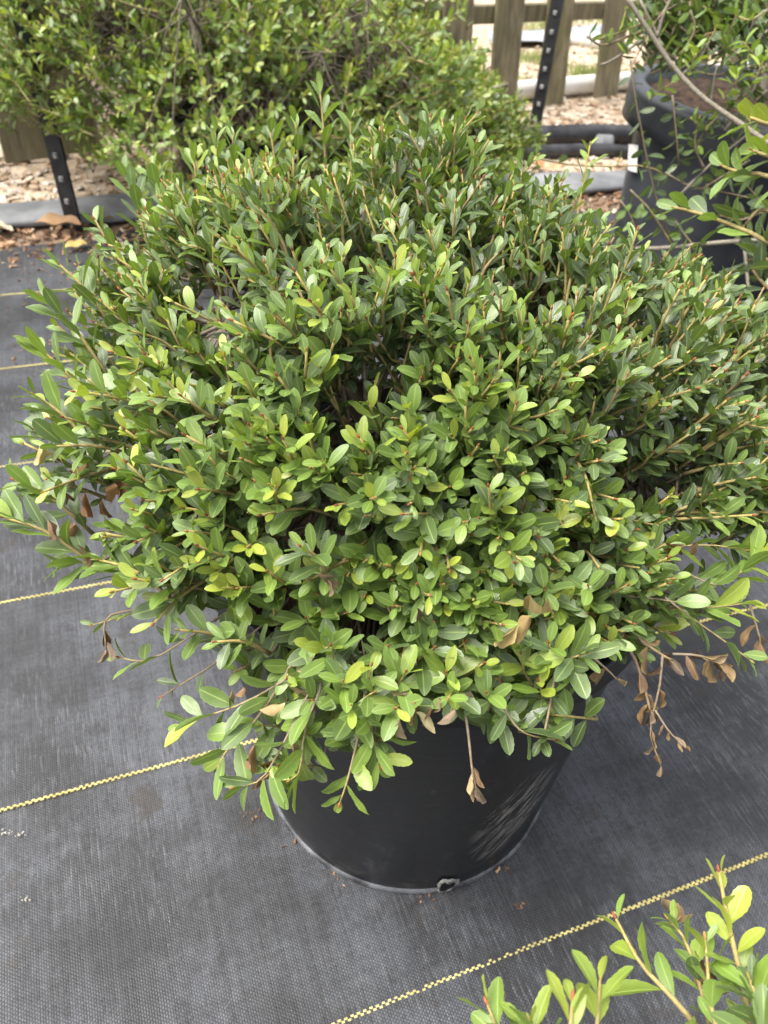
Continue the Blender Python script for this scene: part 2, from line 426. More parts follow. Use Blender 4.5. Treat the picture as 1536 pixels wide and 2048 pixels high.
# flattened grey roll along the hem
V = []; Fc = []; ns = 70; nk = 14
for i in range(ns):
    s = -2.2 + 5.2 * i / (ns - 1)
    for k in range(nk):
        a = 2 * math.pi * k / nk
        ww = .075 * (1 + .10 * math.sin(s * 6.1) + .06 * math.sin(s * 15)); hh = .015 * (1 + .12 * math.sin(s * 9 + 2))
        V.append(W(s, 2.125 + .012 * math.sin(s * 3.3) + ww * math.copysign(abs(math.cos(a)) ** .75, math.cos(a)), .0145 + hh * math.copysign(abs(math.sin(a)) ** .8, math.sin(a))))
for i in range(ns - 1):
    for k in range(nk): Fc.append((i * nk + k, i * nk + (k + 1) % nk, (i + 1) * nk + (k + 1) % nk, (i + 1) * nk + k))
tag(pyobj('fabric_roll', V, Fc, PIPE, None, True), 'long flattened dusty grey roll lying along the fabric hem', 'fabric roll')

# ------------------------------------------------------------------ pots
def make_pot(name, label, loc, rb, rt, H, lip=.032, mat=None, hole=False, soil_z=.045, oval=0.0, seed=0, flare=0.0, lean=0.0):
    root = empty(name, loc); tag(root, label, 'plant pot', 'black nursery pots')
    N = 72; cx, cy, cz = loc; mat = mat or POT_M
    def rev(nm, prof, m, cap=None, smooth=True):
        V = []; Fc = []
        for (r, z) in prof:
            for k in range(N):
                a = 2 * math.pi * k / N
                rr = r * (1 + oval * math.cos(2 * a + seed) + .004 * math.sin(3 * a + seed + z * 9))
                V.append((rr * math.cos(a) + lean * z / H, rr * math.sin(a), z + (.002 * math.sin(2 * a + seed) if z > H * .6 else 0)))
        for i in range(len(prof) - 1):
            for k in range(N): Fc.append((i * N + k, i * N + (k + 1) % N, (i + 1) * N + (k + 1) % N, (i + 1) * N + k))
        if cap == 'bottom': Fc.append(tuple(range(N))[::-1])
        if cap == 'top': 
            V.append((0, 0, prof[-1][1] + .006)); b = (len(prof) - 1) * N
            for k in range(N): Fc.append((b + k, b + (k + 1) % N, len(V) - 1))
        me = bpy.data.meshes.new(nm); me.from_pydata(V, [], Fc); me.polygons.foreach_set('use_smooth', [True] * len(me.polygons)); me.update()
        o = bpy.data.objects.new(nm, me); COL.objects.link(o); me.materials.append(m); o.parent = root
        return o
    R = lambda z: rb + (rt - rb) * (z / H)
    wall = [(rb - .012, .003), (rb - .003, .003), (rb + .0005, .006), (rb + .001, .010)]
    for z in np.linspace(.02, H - lip, 14): wall.append((R(z), z))
    rev('wall', wall, mat, 'bottom')
    rm = [(R(H - lip) + .0005, H - lip - .001), (R(H - lip) + .006, H - lip + .001), (R(H) + .007 + flare, H - lip + .005), (R(H) + .0055 + flare, H - lip * .66), (R(H) + .008 + flare, H - lip * .60),
          (R(H) + .0065 + flare, H - lip * .3), (R(H) + .0085 + flare, H - lip * .22), (R(H) + .0085 + flare, H - .003), (R(H) + .006, H), (R(H) + .001, H - .001), (R(H) - .003, H - .006), (R(H * .8) - .004, H * .8)]
    rev('rim', rm, mat)
    sl = rev('soil', [(R(H - soil_z) - .004, H - soil_z), (R(H) * .7, H - soil_z + .004), (R(H) * .35, H - soil_z + .010)], SOIL, 'top')
    for v in sl.data.vertices: v.co.z += random.gauss(0, .0025)
    # worn pale line round the foot
    rev('foot_edge', [(rb + .0006, .0022), (rb + .0034, .0026), (rb + .0040, .0050), (rb + .0022, .0078), (rb + .0010, .0086)], STUDP)
    return root
STUDP = simple('scuffed_foot_plastic', (.012, .0125, .0135), (.16, .165, .175), 26, .45, .5, .3, .001)
POT_C = (0.052, 0.494, 0.0); POT_RB, POT_RT, POT_H = .162, .191, .395
pot = make_pot('plant_pot', 'large scuffed black nursery pot in the foreground, holding the main shrub', POT_C, POT_RB, POT_RT, POT_H, .036, POT_S, oval=.012, seed=1.0, lean=-.014)
# torn drainage hole at the foot, turned to the camera
hp = G(885, 1772) - np.array(POT_C); ha = math.atan2(hp[1], hp[0])
def on_wall(da, z, out): 
    r = POT_RB + (POT_RT - POT_RB) * (z / POT_H) + out; return np.array(POT_C) + np.array([r * math.cos(ha + da), r * math.sin(ha + da), z])
V = []; Fc = []; n = 22
for k in range(n):
    a = 2 * math.pi * k / n; q = 1 + .22 * math.sin(3 * a + 1) + .12 * math.sin(7 * a)
    for rr, out in ((.82 * q, .0030), (.95 * q, .0048 + .001 * math.sin(5 * a)), (1.10 * q, .0014)):
        V.append(on_wall(.058 * rr * math.cos(a), .0185 + .0150 * rr * math.sin(a), out))
for k in range(n):
    k2 = (k + 1) % n
    for j in range(2): Fc.append((k * 3 + j, k2 * 3 + j, k2 * 3 + j + 1, k * 3 + j + 1))
hole = pyobj('drainage_hole', V, Fc, simple('frayed_pale_plastic', (.07, .07, .07), (.34, .33, .30), 160, .7, .3, .5), pot, True)
V = [on_wall(0, .0185, .0046)] + [on_wall(.058 * .88 * math.cos(2 * math.pi * k / 16), .0185 + .0150 * .86 * math.sin(2 * math.pi * k / 16), .0040) for k in range(16)]  # hole's inner shade painted as a near-black disc on the uncut wall
pyobj('hole_shade_disc', V, [(0, 1 + k, 1 + (k + 1) % 16) for k in range(16)], simple('painted_hole_shade', (.002, .002, .002), (.004, .004, .004), 10, .9), hole)

# ------------------------------------------------------------------ leaves
def leaf_template(n, width, fold, curl, teeth, twist=0.0, wave=0.0, crumple=0.0, seed=0):
    rs = np.random.default_rng(seed); t = np.linspace(0, 1, n)
    t = t + .10 * np.sin(t * math.pi) * t           # stations crowd towards the blunt tip
    w = np.where(t < .56, np.sin(np.pi / 2 * np.clip(t / .56, 0, 1)) ** .85, (1 - np.clip((t - .56) / .44, 0, 1) ** 2.3) ** .58) * width * .5
    w[0] = width * .045; w[-1] = width * .07
    if teeth and seed % 3: w[2:-1] *= 1 + teeth * ((np.arange(2, n - 1) % 2) * 2 - 1)
    V = []; UV = []
    for i in range(n):
        z0 = -curl * t[i] ** 2 + .02 * t[i]
        th = twist * t[i]
        for u in (-1, 0, 1):
            x = u * w[i]; z = fold * abs(x) + wave * math.sin(t[i] * 9 + u) * w[i] * abs(u)
            if crumple: z += rs.normal(0, crumple) * .12; x *= 1 + rs.normal(0, crumple)
            V.append((x * math.cos(th) - z * math.sin(th), t[i] - .5 * fold * abs(x) * 0, z0 + x * math.sin(th) + z * math.cos(th)))
            UV.append((.5 + .5 * u, t[i]))
    Fc = []
    for i in range(n - 1):
        for k in range(2): Fc.append((i * 3 + k, i * 3 + k + 1, (i + 1) * 3 + k + 1, (i + 1) * 3 + k))
    return np.array(V), np.array(UV), np.array(Fc)
def variants(n, teeth, wmul=1.0):
    out = []
    for k in range(9):
        out.append(leaf_template(n, (.335 + .015 * k) * wmul, .18 + .10 * (k % 3), (.02, .10, .20, .07, -.05, .14, .28, .0, .12)[k], teeth,
                                 ((k * 5) % 7 - 3) * .07, .12 * (k % 2), .012, k))
    return out
LEAF_HI = variants(14, .042); LEAF_LO = variants(7, 0.0, 1.15)
DEAD_T = [leaf_template(10, .34 + .04 * (k % 3), .9 + .35 * (k % 3), .30 - .2 * (k % 4), .0, .6 - .25 * k, .35, .025, 40 + k) for k in range(6)]
def template_mesh(T, name, mat):
    V, UV, Fc = T
    me = bpy.data.meshes.new(name); me.from_pydata(V.tolist(), [], Fc.tolist())
    l = me.uv_layers.new(name='UVMap'); l.data.foreach_set('uv', UV[Fc.ravel()].astype(np.float32).ravel())
    me.polygons.foreach_set('use_smooth', [True] * len(Fc)); me.materials.append(mat); me.update(); return me
MESH_HI = [template_mesh(T, 'leaf', LEAF_O) for T in LEAF_HI]
MESH_LO = [template_mesh(T, 'leaf', LEAF_O) for T in LEAF_LO]
MESH_DEAD = [template_mesh(T, 'dead_leaf', DEAD) for T in DEAD_T]

OLD = np.array([.030, .045, .029]); MID = np.array([.080, .127, .043]); YNG = np.array([.164, .262, .040]); YEL = np.array([.37, .41, .045])
def leaf_tint(age):
    """age 0 = fresh tip leaf, 1 = old leaf; the leaf's own colour"""
    age = min(max(age + random.gauss(0, .09), .06), 1)
    if age < .25: c = YEL + (YNG - YEL) * (age / .25)
    elif age < .55: c = YNG + (MID - YNG) * ((age - .25) / .30)
    else: c = MID + (OLD - MID) * ((age - .55) / .45)
    return c * random.uniform(.82, 1.18)

class Shrub:
    def __init__(s, name, label, base, hi=True, leaf=.025, group=None):
        s.root = empty(name, base); tag(s.root, label, 'shrub', group)
        s.hi = hi; s.leaf = leaf; s.M = []; s.P = []; s.K = []; s.C = []; s.tw = Tubes(); s.dead = []; s.base = np.array(base); s.nb = 0
    def add_leaf(s, p, d, up, L, tint):
        y = norm(d); x = norm(np.cross(y, up)); z = np.cross(x, y)
        wv = random.uniform(.88, 1.15)
        s.M.append(np.stack([x * L * wv, y * L, z * L], 1)); s.P.append(p); s.K.append(random.randrange(9)); s.C.append(tint)
    def add_dead(s, p, d, L, col=None):
        y = norm(d); x = norm(np.cross(y, rng.standard_normal(3))); z = np.cross(x, y)
        s.dead.append((np.stack([x * L, y * L, z * L], 1), p, col if col is not None else random.choice([(.25, .165, .080), (.31, .22, .110), (.18, .115, .065), (.40, .30, .165), (.24, .185, .125), (.19, .15, .11)])))
    def branch(s, pts, r0, r1, c0=(.17, .145, .12), c1=(.21, .175, .135), n=12, sides=7):
        tb = Tubes(); tb.tube(smoothline(pts, n), r0, r1, c0, c1, sides, .05)
        tb.build('branch', BARK, s.root); s.nb += 1
    def shoot(s, pts, n, age0, age1, L=None, r=.0011, lightup=.55, bud=True, theta=(62, 34), woody=0.0, dead=0.0, start=.12, tipfrac=.55):
        L = L or s.leaf; P = smoothline(pts, 8)
        young = np.array([.38, .30, .10]) if age1 < .5 else np.array([.28, .20, .10])
        s.tw.tube(P, r * 1.35, r * .65, (.20, .165, .125) if woody > .5 else (.30, .245, .11), young * random.uniform(.7, 1.1), 5 if s.hi else 3)
        seg = np.gradient(P, axis=0); off = random.uniform(0, 6.28)
        for i in range(n):
            t = start + (1 - start) * (i + random.uniform(-.25, .25)) / max(n - 1, 1); t = min(max(t, 0), 1)
            q = t * 7; k = min(int(q), 6); p = P[k] + (P[k + 1] - P[k]) * (q - k); T = norm(seg[min(k + (q - k > .5), 7)])
            A = norm(np.cross(T, [.31, .17, .93])); B = np.cross(T, A)
            a = off + i * 2.4 + random.gauss(0, .3)
            rad = A * math.cos(a) + B * math.sin(a)
            th = math.radians(theta[0] + (theta[1] - theta[0]) * t + random.gauss(0, 10))
            d = T * math.cos(th) + rad * math.sin(th) + np.array([0, 0, .12]) + rng.standard_normal(3) * .08
            nrm = T * math.sin(th) - rad * math.cos(th)
            up = norm(nrm * (1 - lightup) + np.array([0, 0, 1.0]) * lightup + rng.standard_normal(3) * .18)
            sz = L * (1 - (1 - tipfrac) * max(0, (t - .72) / .28)) * (.72 + .28 * min(t / .35, 1)) * random.uniform(.82, 1.14)
            if random.random() < dead: s.add_dead(p, d + np.array([0, 0, -.8]), sz * .95)
            else: s.add_leaf(p + rad * r, d, up, sz, leaf_tint(age0 + (age1 - age0) * t))
        if bud:
            T = norm(P[-1] - P[-2])
            col = random.choice([(.30, .10, .04), (.36, .20, .07), (.26, .24, .06), (.24, .08, .04)])
            s.tw.bud(P[-1], T, .0038, .0009, col)
    def tips(s, p, d, age, L=None, n=5):
        """rosette of fresh leaves"""
        s.shoot([p - norm(d) * .02, p], n, age + .15, age, L, theta=(58, 28))
SHRUBS = []

# ---------------- the main shrub
SOILZ = POT_H - .035
main = Shrub('holly_shrub', 'dense wide green small-leaved shrub filling the foreground pot', (POT_C[0], POT_C[1], SOILZ), True, .0184)
SHRUBS.append(main)
CX, CY = .050, .500
RT = [(0, .325), (30, .325), (60, .285), (90, .295), (120, .325), (150, .335), (180, .315), (200, .300), (222, .265), (245, .245), (262, .235), (285, .210), (305, .200), (330, .250), (360, .325)]
ZT = [(0, .455), (60, .47), (120, .49), (180, .480), (220, .455), (245, .42), (270, .395), (310, .41), (360, .455)]
def tab(T, a):
    a %= 360
    for (a0, v0), (a1, v1) in zip(T[:-1], T[1:]):
        if a0 <= a <= a1:
            t = (a - a0) / (a1 - a0); t = t * t * (3 - 2 * t); return v0 + (v1 - v0) * t
def crown(a, rho):
    """a degrees, rho 0..1 -> surface point and outward normal-ish direction"""
    R = tab(RT, a) * (1 + .05 * math.sin(math.radians(a) * 5 + 1) + .03 * math.sin(math.radians(a) * 11))
    ze = tab(ZT, a); ca, sa = math.cos(math.radians(a)), math.sin(math.radians(a))
    x, y = CX + R * rho * ca, CY + R * rho * sa
    top = .598 + .10 * (y - .45) + .018 * math.sin(x * 23 + 1) * math.cos(y * 19) - .10 * max(0, x - .04) + .030 * math.exp(-((x + .06) / .13) ** 2)
    z = ze + (top - ze) * (1 - min(rho, 1) ** 2.6) ** .62
    steep = min(rho, 1) ** 2.2
    n = norm(np.array([ca * (.10 + 1.0 * steep), sa * (.10 + 1.0 * steep), 1.05 - .75 * steep]))
    return np.array([x, y, z]), n
# limbs from the soil into the crown
LIMB = []
for k in range(18):
    a = 360 * k / 18 + random.uniform(-8, 8); rho = random.uniform(.45, .72)
    tip, nn = crown(a, rho); tip = tip - nn * random.uniform(.05, .08)
    b = np.array([POT_C[0] + .03 * math.cos(math.radians(a)), POT_C[1] + .03 * math.sin(math.radians(a)), SOILZ - .005])
    mid = b + (tip - b) * .5 + np.array([0, 0, .035]) + rng.standard_normal(3) * .012
    pts = [b, mid, tip]; main.branch(pts, .0050, .0024); LIMB.append(smoothline(pts, 10))
LP = np.vstack([l[3:] for l in LIMB])
def connect(sh, base, r=.0015, c=(.15, .125, .10), sag=.012):
    j = LP[np.argmin(np.linalg.norm(LP - base, axis=1) + .25 * np.maximum(0, LP[:, 2] - base[2] + .01))]
    m = (j + base) / 2 + np.array([0, 0, -sag]) + rng.standard_normal(3) * .006
    sh.tw.tube(smoothline([j, m, base], 7), r * 1.25, r * .9, c, (.19, .155, .11), 5)
def rand_dir(n, k): return norm(n + rng.standard_normal(3) * k)
# clusters of shoots over the crown surface (hex-jittered so that no large bald patch stays)
cells = []
NR = 15
for ring in range(NR):
    rho = (ring + .5) / NR * 1.02; m = max(1, int(round(2 * math.pi * rho * NR * .78)))
    for k in range(m): cells.append((360 * (k + .5 * (ring % 2)) / m + random.uniform(-6, 6) / max(rho, .3), min(1.0, rho + random.uniform(-.035, .035))))
for a, rho in cells:
    hx, hy = rho * math.cos(math.radians(a)), rho * math.sin(math.radians(a))
    hollow = max(0, math.sin(hx * 8.1 + .6 + 1.3 * hy) * math.sin(hy * 7.3 + 2.2 - .8 * hx) - .15) * (rho < .93)
    if hollow > .35 and random.random() < .45: continue
    P0, n = crown(a, max(.02, rho))
    depth = random.gauss(0, .008); P0 = P0 - n * .075 * hollow
    fresh = random.random()
    front = max(0, math.cos(math.radians(a - 262)) * rho) ** .8          # the low front shoots carry the youngest growth
    left = max(0, math.cos(math.radians(a - 185)) * rho)
    nsh = 2 if random.random() < .62 else 3
    node = P0 - n * (.042 + random.uniform(0, .02))
    connect(main, node)
    for q in range(nsh):
        ou = np.array([math.cos(math.radians(a)), math.sin(math.radians(a)), 0]); d = rand_dir(ou * (.25 + .45 * rho ** 2) + np.array([0, 0, .95 - .25 * front]), .34)
        Lsh = random.uniform(.042, .072)
        tip = P0 + n * depth + rng.standard_normal(3) * np.array([.015, .015, .010])
        tip = node + norm((tip - node) * .7 + d * .045) * Lsh
        base = node + rng.standard_normal(3) * .004
        mid = (base + tip) / 2 + rng.standard_normal(3) * .004
        y = .43 - .17 * front - .16 * left + random.gauss(0, .10) - (.18 if fresh < .15 else 0)
        main.shoot([base, mid, tip], random.randint(10, 14), .84, max(.05, y), main.leaf * random.uniform(.88, 1.10) * (.92 + .28 * front), lightup=.5)
# drooping front skirt over the rim
for k in range(60):
    a = random.choice([random.uniform(230, 300), random.uniform(245, 290)]); rho = random.uniform(.72, 1.02); P0, n = crown(a, min(rho, 1.0))
    out = np.array([math.cos(math.radians(a)), math.sin(math.radians(a)), 0])
    tip = P0 + out * (rho - 1) * .10 * (rho > 1) + np.array([0, 0, -random.uniform(-.01, .022) * (rho > .92)]) + rng.standard_normal(3) * .008
    d = norm(out * .7 + np.array([0, 0, random.uniform(.2, 1.0)]) + rng.standard_normal(3) * .35); base = tip - d * random.uniform(.035, .06)
    main.shoot([base, (base + tip) / 2 + np.array([0, 0, .006]), tip], random.randint(10, 13), .66, max(.05, random.gauss(.29, .10)), main.leaf * random.uniform(1.0, 1.2), lightup=.62, theta=(72, 44))
    connect(main, base, .0010, (.10, .085, .065), .03)
# older inner leaves, seen through the gaps
for k in range(260):
    a = random.uniform(0, 360); rho = math.sqrt(random.uniform(.02, .92)); P0, n = crown(a, rho)
    tip = P0 - n * random.uniform(.045, .10); d = rand_dir(n, .7); base = tip - d * random.uniform(.05, .08)
    if base[2] < SOILZ + .01: base[2] = SOILZ + .01
    main.shoot([base, (base + tip) / 2 + rng.standard_normal(3) * .005, tip], random.randint(8, 11), .95, .75, main.leaf * .86, woody=1, bud=False, tipfrac=.9, theta=(75, 55))
    connect(main, base, .0012)
# longer shoots that break the outline
for (x, y, d, bx, by, L) in [(640, 185, .775, 655, 300, .026), (250, 345, .70, 300, 470, .025), (465, 270, .75, 470, 380, .025), (540, 255, .75, 560, 370, .024), (860, 235, .76, 850, 350, .025),
                          (930, 240, .78, 905, 360, .024), (1040, 330, .78, 1000, 460, .024), (1180, 290, .80, 1150, 470, .022), (120, 530, .63, 230, 610, .026), (85, 595, .61, 210, 690, .026),
                          (75, 690, .60, 200, 790, .026), (70, 790, .575, 190, 850, .026), (70, 860, .56, 200, 900, .026), (30, 960, .54, 170, 1000, .026), (8, 1035, .52, 170, 1060, .026),
                          (120, 1125, .53, 260, 1100, .027), (200, 1120, .51, 330, 1130, .026), (1475, 640, .72, 1400, 760, .025), (1350, 540, .75, 1330, 660, .025), (1270, 520, .76, 1240, 640, .022), (300, 325, .70, 330, 440, .021), (385, 300, .73, 400, 410, .021), (590, 235, .76, 600, 340, .021), (700, 225, .77, 705, 340, .021), (760, 265, .77, 760, 370, .021), (800, 255, .77, 800, 370, .021), (985, 330, .78, 960, 440, .021), (1110, 400, .78, 1090, 500, .021), (1200, 440, .77, 1180, 560, .021), (190, 440, .66, 260, 540, .022), (1420, 590, .73, 1390, 690, .022), (430, 265, .74, 440, 380, .021)]:
    t = P3(x, y, d); b = P3(bx, by, d - .02) - np.array([0, 0, .03]); m = (t + b) / 2 + np.array([0, 0, .008])
    main.shoot([b, m, t], 12, .60, random.choice([.28, .36, .18]), L, theta=(55, 30)); connect(main, b)
def stray(sh, pix, n, age0, age1, L=.025, r=.0011, dead=0.0, woody=.6, bud=True, theta=(62, 36), start=.25, lightup=.55):
    if not dead: n = int(n * 1.35); start *= .45; r *= .55; L *= .90
    else: L *= .82; r *= .7
    if sh is main and pix[0][0] > 400 and pix[0][0] < 1260: connect(main, P3(*pix[0]), r, (.12, .10, .08), .02)
    sh.shoot([P3(*p) for p in pix], n, age0, age1, L, r, lightup=lightup, bud=bud, theta=theta, woody=woody, dead=dead, start=start)
# low, sprawling twigs in front of and beside the pot (photo positions, each at its own distance)
stray(main, [(520, 1215, .50), (420, 1160, .51), (300, 1215, .53), (185, 1250, .55)], 8, .5, .25, .018, theta=(50, 25), start=.5)
stray(main, [(300, 1215, .53), (215, 1235, .54), (212, 1300, .545)], 3, .9, .9, .022, dead=1, start=.7)
stray(main, [(500, 1190, .50), (400, 1260, .52), (300, 1320, .54), (240, 1315, .55)], 8, .7, .35, .026, start=.3)
stray(main, [(560, 1220, .49), (440, 1320, .51), (360, 1370, .53), (325, 1392, .54)], 5, .9, .5, .018, start=.35)
stray(main, [(600, 1300, .47), (520, 1430, .48), (455, 1500, .49), (438, 1530, .495)], 9, .55, .28, .027, start=.35, r=.0015)
stray(main, [(620, 1330, .46), (500, 1400, .48), (420, 1430, .49), (360, 1450, .50)], 8, .55, .33, .027, start=.4)
stray(main, [(610, 1400, .46), (560, 1500, .47), (520, 1560, .48), (470, 1575, .485)], 8, .5, .25, .026, start=.4)
stray(main, [(640, 1380, .455), (610, 1460, .46), (600, 1540, .465), (580, 1560, .47)], 7, .4, .12, .026, start=.4)
stray(main, [(730, 1390, .45), (715, 1480, .455), (695, 1560, .46), (680, 1605, .465)], 6, .4, .22, .022, start=.3, r=.0014)
stray(main, [(740, 1380, .45), (745, 1470, .455), (760, 1530, .46)], 9, .45, .25, .026, start=.3)
stray(main, [(930, 1420, .46), (938, 1480, .462), (945, 1545, .465), (955, 1590, .47)], 6, .9, .9, .017, dead=1, start=.6, bud=False)
stray(main, [(1000, 1400, .46), (1030, 1450, .465), (1060, 1470, .47), (1110, 1480, .475)], 5, .6, .4, .024, start=.3)
stray(main, [(1115, 1280, .48), (1105, 1380, .475), (1090, 1460, .475), (1085, 1480, .475)], 6, .8, .6, .021, start=.2, r=.0014)
# fresh rosettes crowding over the front rim, tips turned up and out to the light
placed = []
for k in range(400):
    x, y = random.uniform(470, 1190), random.uniform(1130, 1455)
    lim = 1425 - .00055 * (x - 780) ** 2
    if y > lim or (x < 570 and y > 1215) or any((x - u) ** 2 + ((y - v) * 1.2) ** 2 < 56 ** 2 for u, v in placed): continue
    placed.append((x, y))
    d = .482 - .00006 * (y - 1130) - .030 * math.exp(-((x - 800) / 260) ** 2) + random.uniform(-.006, .012); t = P3(x, y, d)
    w = norm(CAMP - t) * .55 + np.array([random.gauss(0, .25), random.gauss(-.1, .2), .55]); w = norm(w); b = t - w * random.uniform(.035, .05)
    main.shoot([b, (b + t) / 2 + rng.standard_normal(3) * .003, t], random.randint(8, 11), .58, max(.06, random.gauss(.30, .09)), main.leaf * random.uniform(1.08, 1.34), r=.0008, lightup=.6, theta=(78, 48), tipfrac=.6)
    connect(main, b, .0009, (.10, .085, .065), .02)
for (x, y, d) in [(575, 1400, .48), (520, 1450, .485), (610, 1470, .475), (560, 1530, .48), (700, 1470, .465), (760, 1480, .465), (400, 1180, .515), (350, 1165, .52), (1020, 1440, .475), (1110, 1430, .485)]:
    t = P3(x, y, d); w = norm(norm(CAMP - t) * .5 + np.array([random.gauss(-.1, .3), -.2, .3])); b = t - w * .04
    main.shoot([b, (b + t) / 2, t], 9, .6, random.uniform(.2, .42), main.leaf * random.uniform(1.0, 1.2), r=.0008, lightup=.6, theta=(78, 45)); connect(main, b, .0009, (.10, .085, .065), .02)
# right flank: twigs reaching out past the pot, dead ones hanging
stray(main, [(1230, 1190, .53), (1330, 1200, .53), (1410, 1215, .535), (1500, 1205, .54)], 11, .5, .05, .027, start=.3)
stray(main, [(1330, 1195, .53), (1390, 1240, .535), (1460, 1290, .54), (1500, 1320, .545)], 6, .6, .4, .024, start=.3)
stray(main, [(1250, 1110, .55), (1330, 1095, .55), (1420, 1090, .56), (1490, 1100, .565)], 13, .5, .2, .027, start=.2)
stray(main, [(1380, 1150, .55), (1440, 1170, .55), (1500, 1130, .555), (1540, 1110, .56)], 12, .45, .1, .027, start=.2)
stray(main, [(1220, 1200, .53), (1270, 1270, .535), (1325, 1310, .54), (1345, 1320, .545)], 6, .9, .9, .022, dead=.9, start=.2, bud=False, r=.0016)
stray(main, [(1240, 1260, .535), (1275, 1330, .54), (1295, 1400, .545), (1300, 1420, .545)], 7, .9, .9, .022, dead=1, start=.25, bud=False, r=.0018)
stray(main, [(1325, 1310, .54), (1318, 1380, .545), (1300, 1460, .55), (1322, 1532, .555)], 9, .9, .9, .017, dead=1, start=.1, bud=False, r=.0011)
stray(main, [(1310, 1420, .545), (1340, 1465, .55), (1370, 1492, .555)], 5, .9, .9, .012, dead=1, start=.3, bud=False, r=.0009)
stray(main, [(1345, 1308, .54), (1390, 1310, .54), (1430, 1320, .545), (1450, 1335, .55)], 8, .9, .9, .024, dead=1, start=.2, bud=False)
stray(main, [(1500, 1210, .55), (1515, 1260, .55), (1522, 1290, .555)], 4, .9, .9, .022, dead=1, start=.4, bud=False)
stray(main, [(1180, 1310, .50), (1215, 1340, .51), (1235, 1360, .515)], 2, .9, .9, .02, dead=1, start=.5, bud=False)
# dry leaves caught in the canopy
for (x, y, d, L, col) in [(215, 748, .575, .019, (.34, .17, .10)), (243, 775, .573, .024, (.24, .10, .06)), (290, 760, .57, .022, (.20, .075, .055)), (330, 785, .57, .018, (.16, .06, .04)), (80, 885, .56, .022, (.62, .45, .20)), (92, 905, .56, .018, (.60, .47, .24)),
                         (175, 925, .54, .025, (.30, .15, .07)), (230, 935, .535, .024, (.30, .13, .06)), (265, 945, .53, .022, (.32, .16, .08)), (240, 970, .53, .024, (.34, .17, .08)), (170, 985, .535, .02, (.26, .12, .06)), (130, 985, .54, .02, (.24, .12, .06)), (205, 1000, .53, .019, (.22, .10, .05)),
                         (150, 1050, .53, .022, (.24, .12, .06)), (155, 1090, .535, .02, (.22, .11, .06)), (95, 1040, .53, .018, (.36, .2, .12)), (635, 1150, .445, .020, (.40, .24, .15)), (655, 1160, .445, .014, (.38, .24, .15)), (605, 1148, .45, .014, (.42, .28, .18)), (458, 1132, .47, .018, (.36, .22, .14)),
                         (1060, 1190, .445, .030, (.58, .38, .16)), (1095, 1195, .445, .022, (.56, .36, .17)), (1035, 1250, .445, .024, (.60, .40, .17)), (1062, 1232, .446, .024, (.52, .32, .14)), (835, 1215, .435, .018, (.16, .09, .07)),
                         (830, 1405, .445, .024, (.36, .18, .09)), (862, 1415, .445, .024, (.40, .22, .11)), (800, 1385, .45, .018, (.46, .33, .20)), (832, 1425, .448, .020, (.44, .34, .18)), (800, 1440, .45, .018, (.40, .28, .17)), (910, 1420, .455, .016, (.34, .22, .15)), (815, 1385, .45, .014, (.44, .30, .18)),
                         (575, 1365, .47, .024, (.56, .40, .22)), (570, 1405, .475, .022, (.50, .33, .16)), (580, 1478, .475, .026, (.40, .23, .12)), (510, 1490, .485, .020, (.36, .20, .10)), (519, 1530, .487, .028, (.36, .17, .07)), (492, 1520, .488, .02, (.34, .20, .09)), (540, 1545, .487, .026, (.32, .18, .09)), (465, 1380, .49, .018, (.46, .31, .17)), (488, 1375, .488, .012, (.44, .24, .13)),
                         (1330, 1085, .545, .024, (.32, .16, .08)), (1370, 1090, .545, .020, (.34, .19, .10)), (1395, 1085, .545, .016, (.36, .20, .10)), (965, 520, .68, .012, (.62, .40, .06)), (405, 320, .80, .016, (.36, .17, .08)), (390, 345, .80, .014, (.38, .18, .08)), (930, 1390, .455, .013, (.36, .25, .17)), (875, 1395, .45, .013, (.38, .26, .16))]:
    main.add_dead(P3(x, y, d - (.022 if x < 340 else .012)), norm(np.array([random.gauss(0, .5), random.gauss(0, .4), -.8])), L * .80, tuple(c * f for c, f in zip(col, (.80, .95, .95))))
# bare grey limbs that show through the leaves
for pts in ([(935, 470, .70), (915, 540, .66), (885, 650, .64)], [(580, 815, .53), (690, 845, .53), (830, 890, .535)], [(1235, 810, .60), (1210, 870, .59), (1180, 900, .595)], [(860, 780, .57), (862, 850, .56), (880, 930, .56)],
            [(1040, 1080, .50), (1130, 1085, .51), (1290, 1100, .53)], [(1150, 1190, .50), (1280, 1150, .53), (1340, 1190, .535), (1400, 1210, .54)], [(590, 1000, .475), (690, 1010, .48), (740, 1015, .49)], [(940, 600, .63), (960, 720, .61), (1000, 860, .59)]):
    main.branch([P3(x, y, d + .012) for x, y, d in pts] + [P3(pts[-1][0], pts[-1][1] + 20, pts[-1][2] + .05)], .0019, .0013, (.14, .122, .108), (.19, .165, .145), 10, 6)

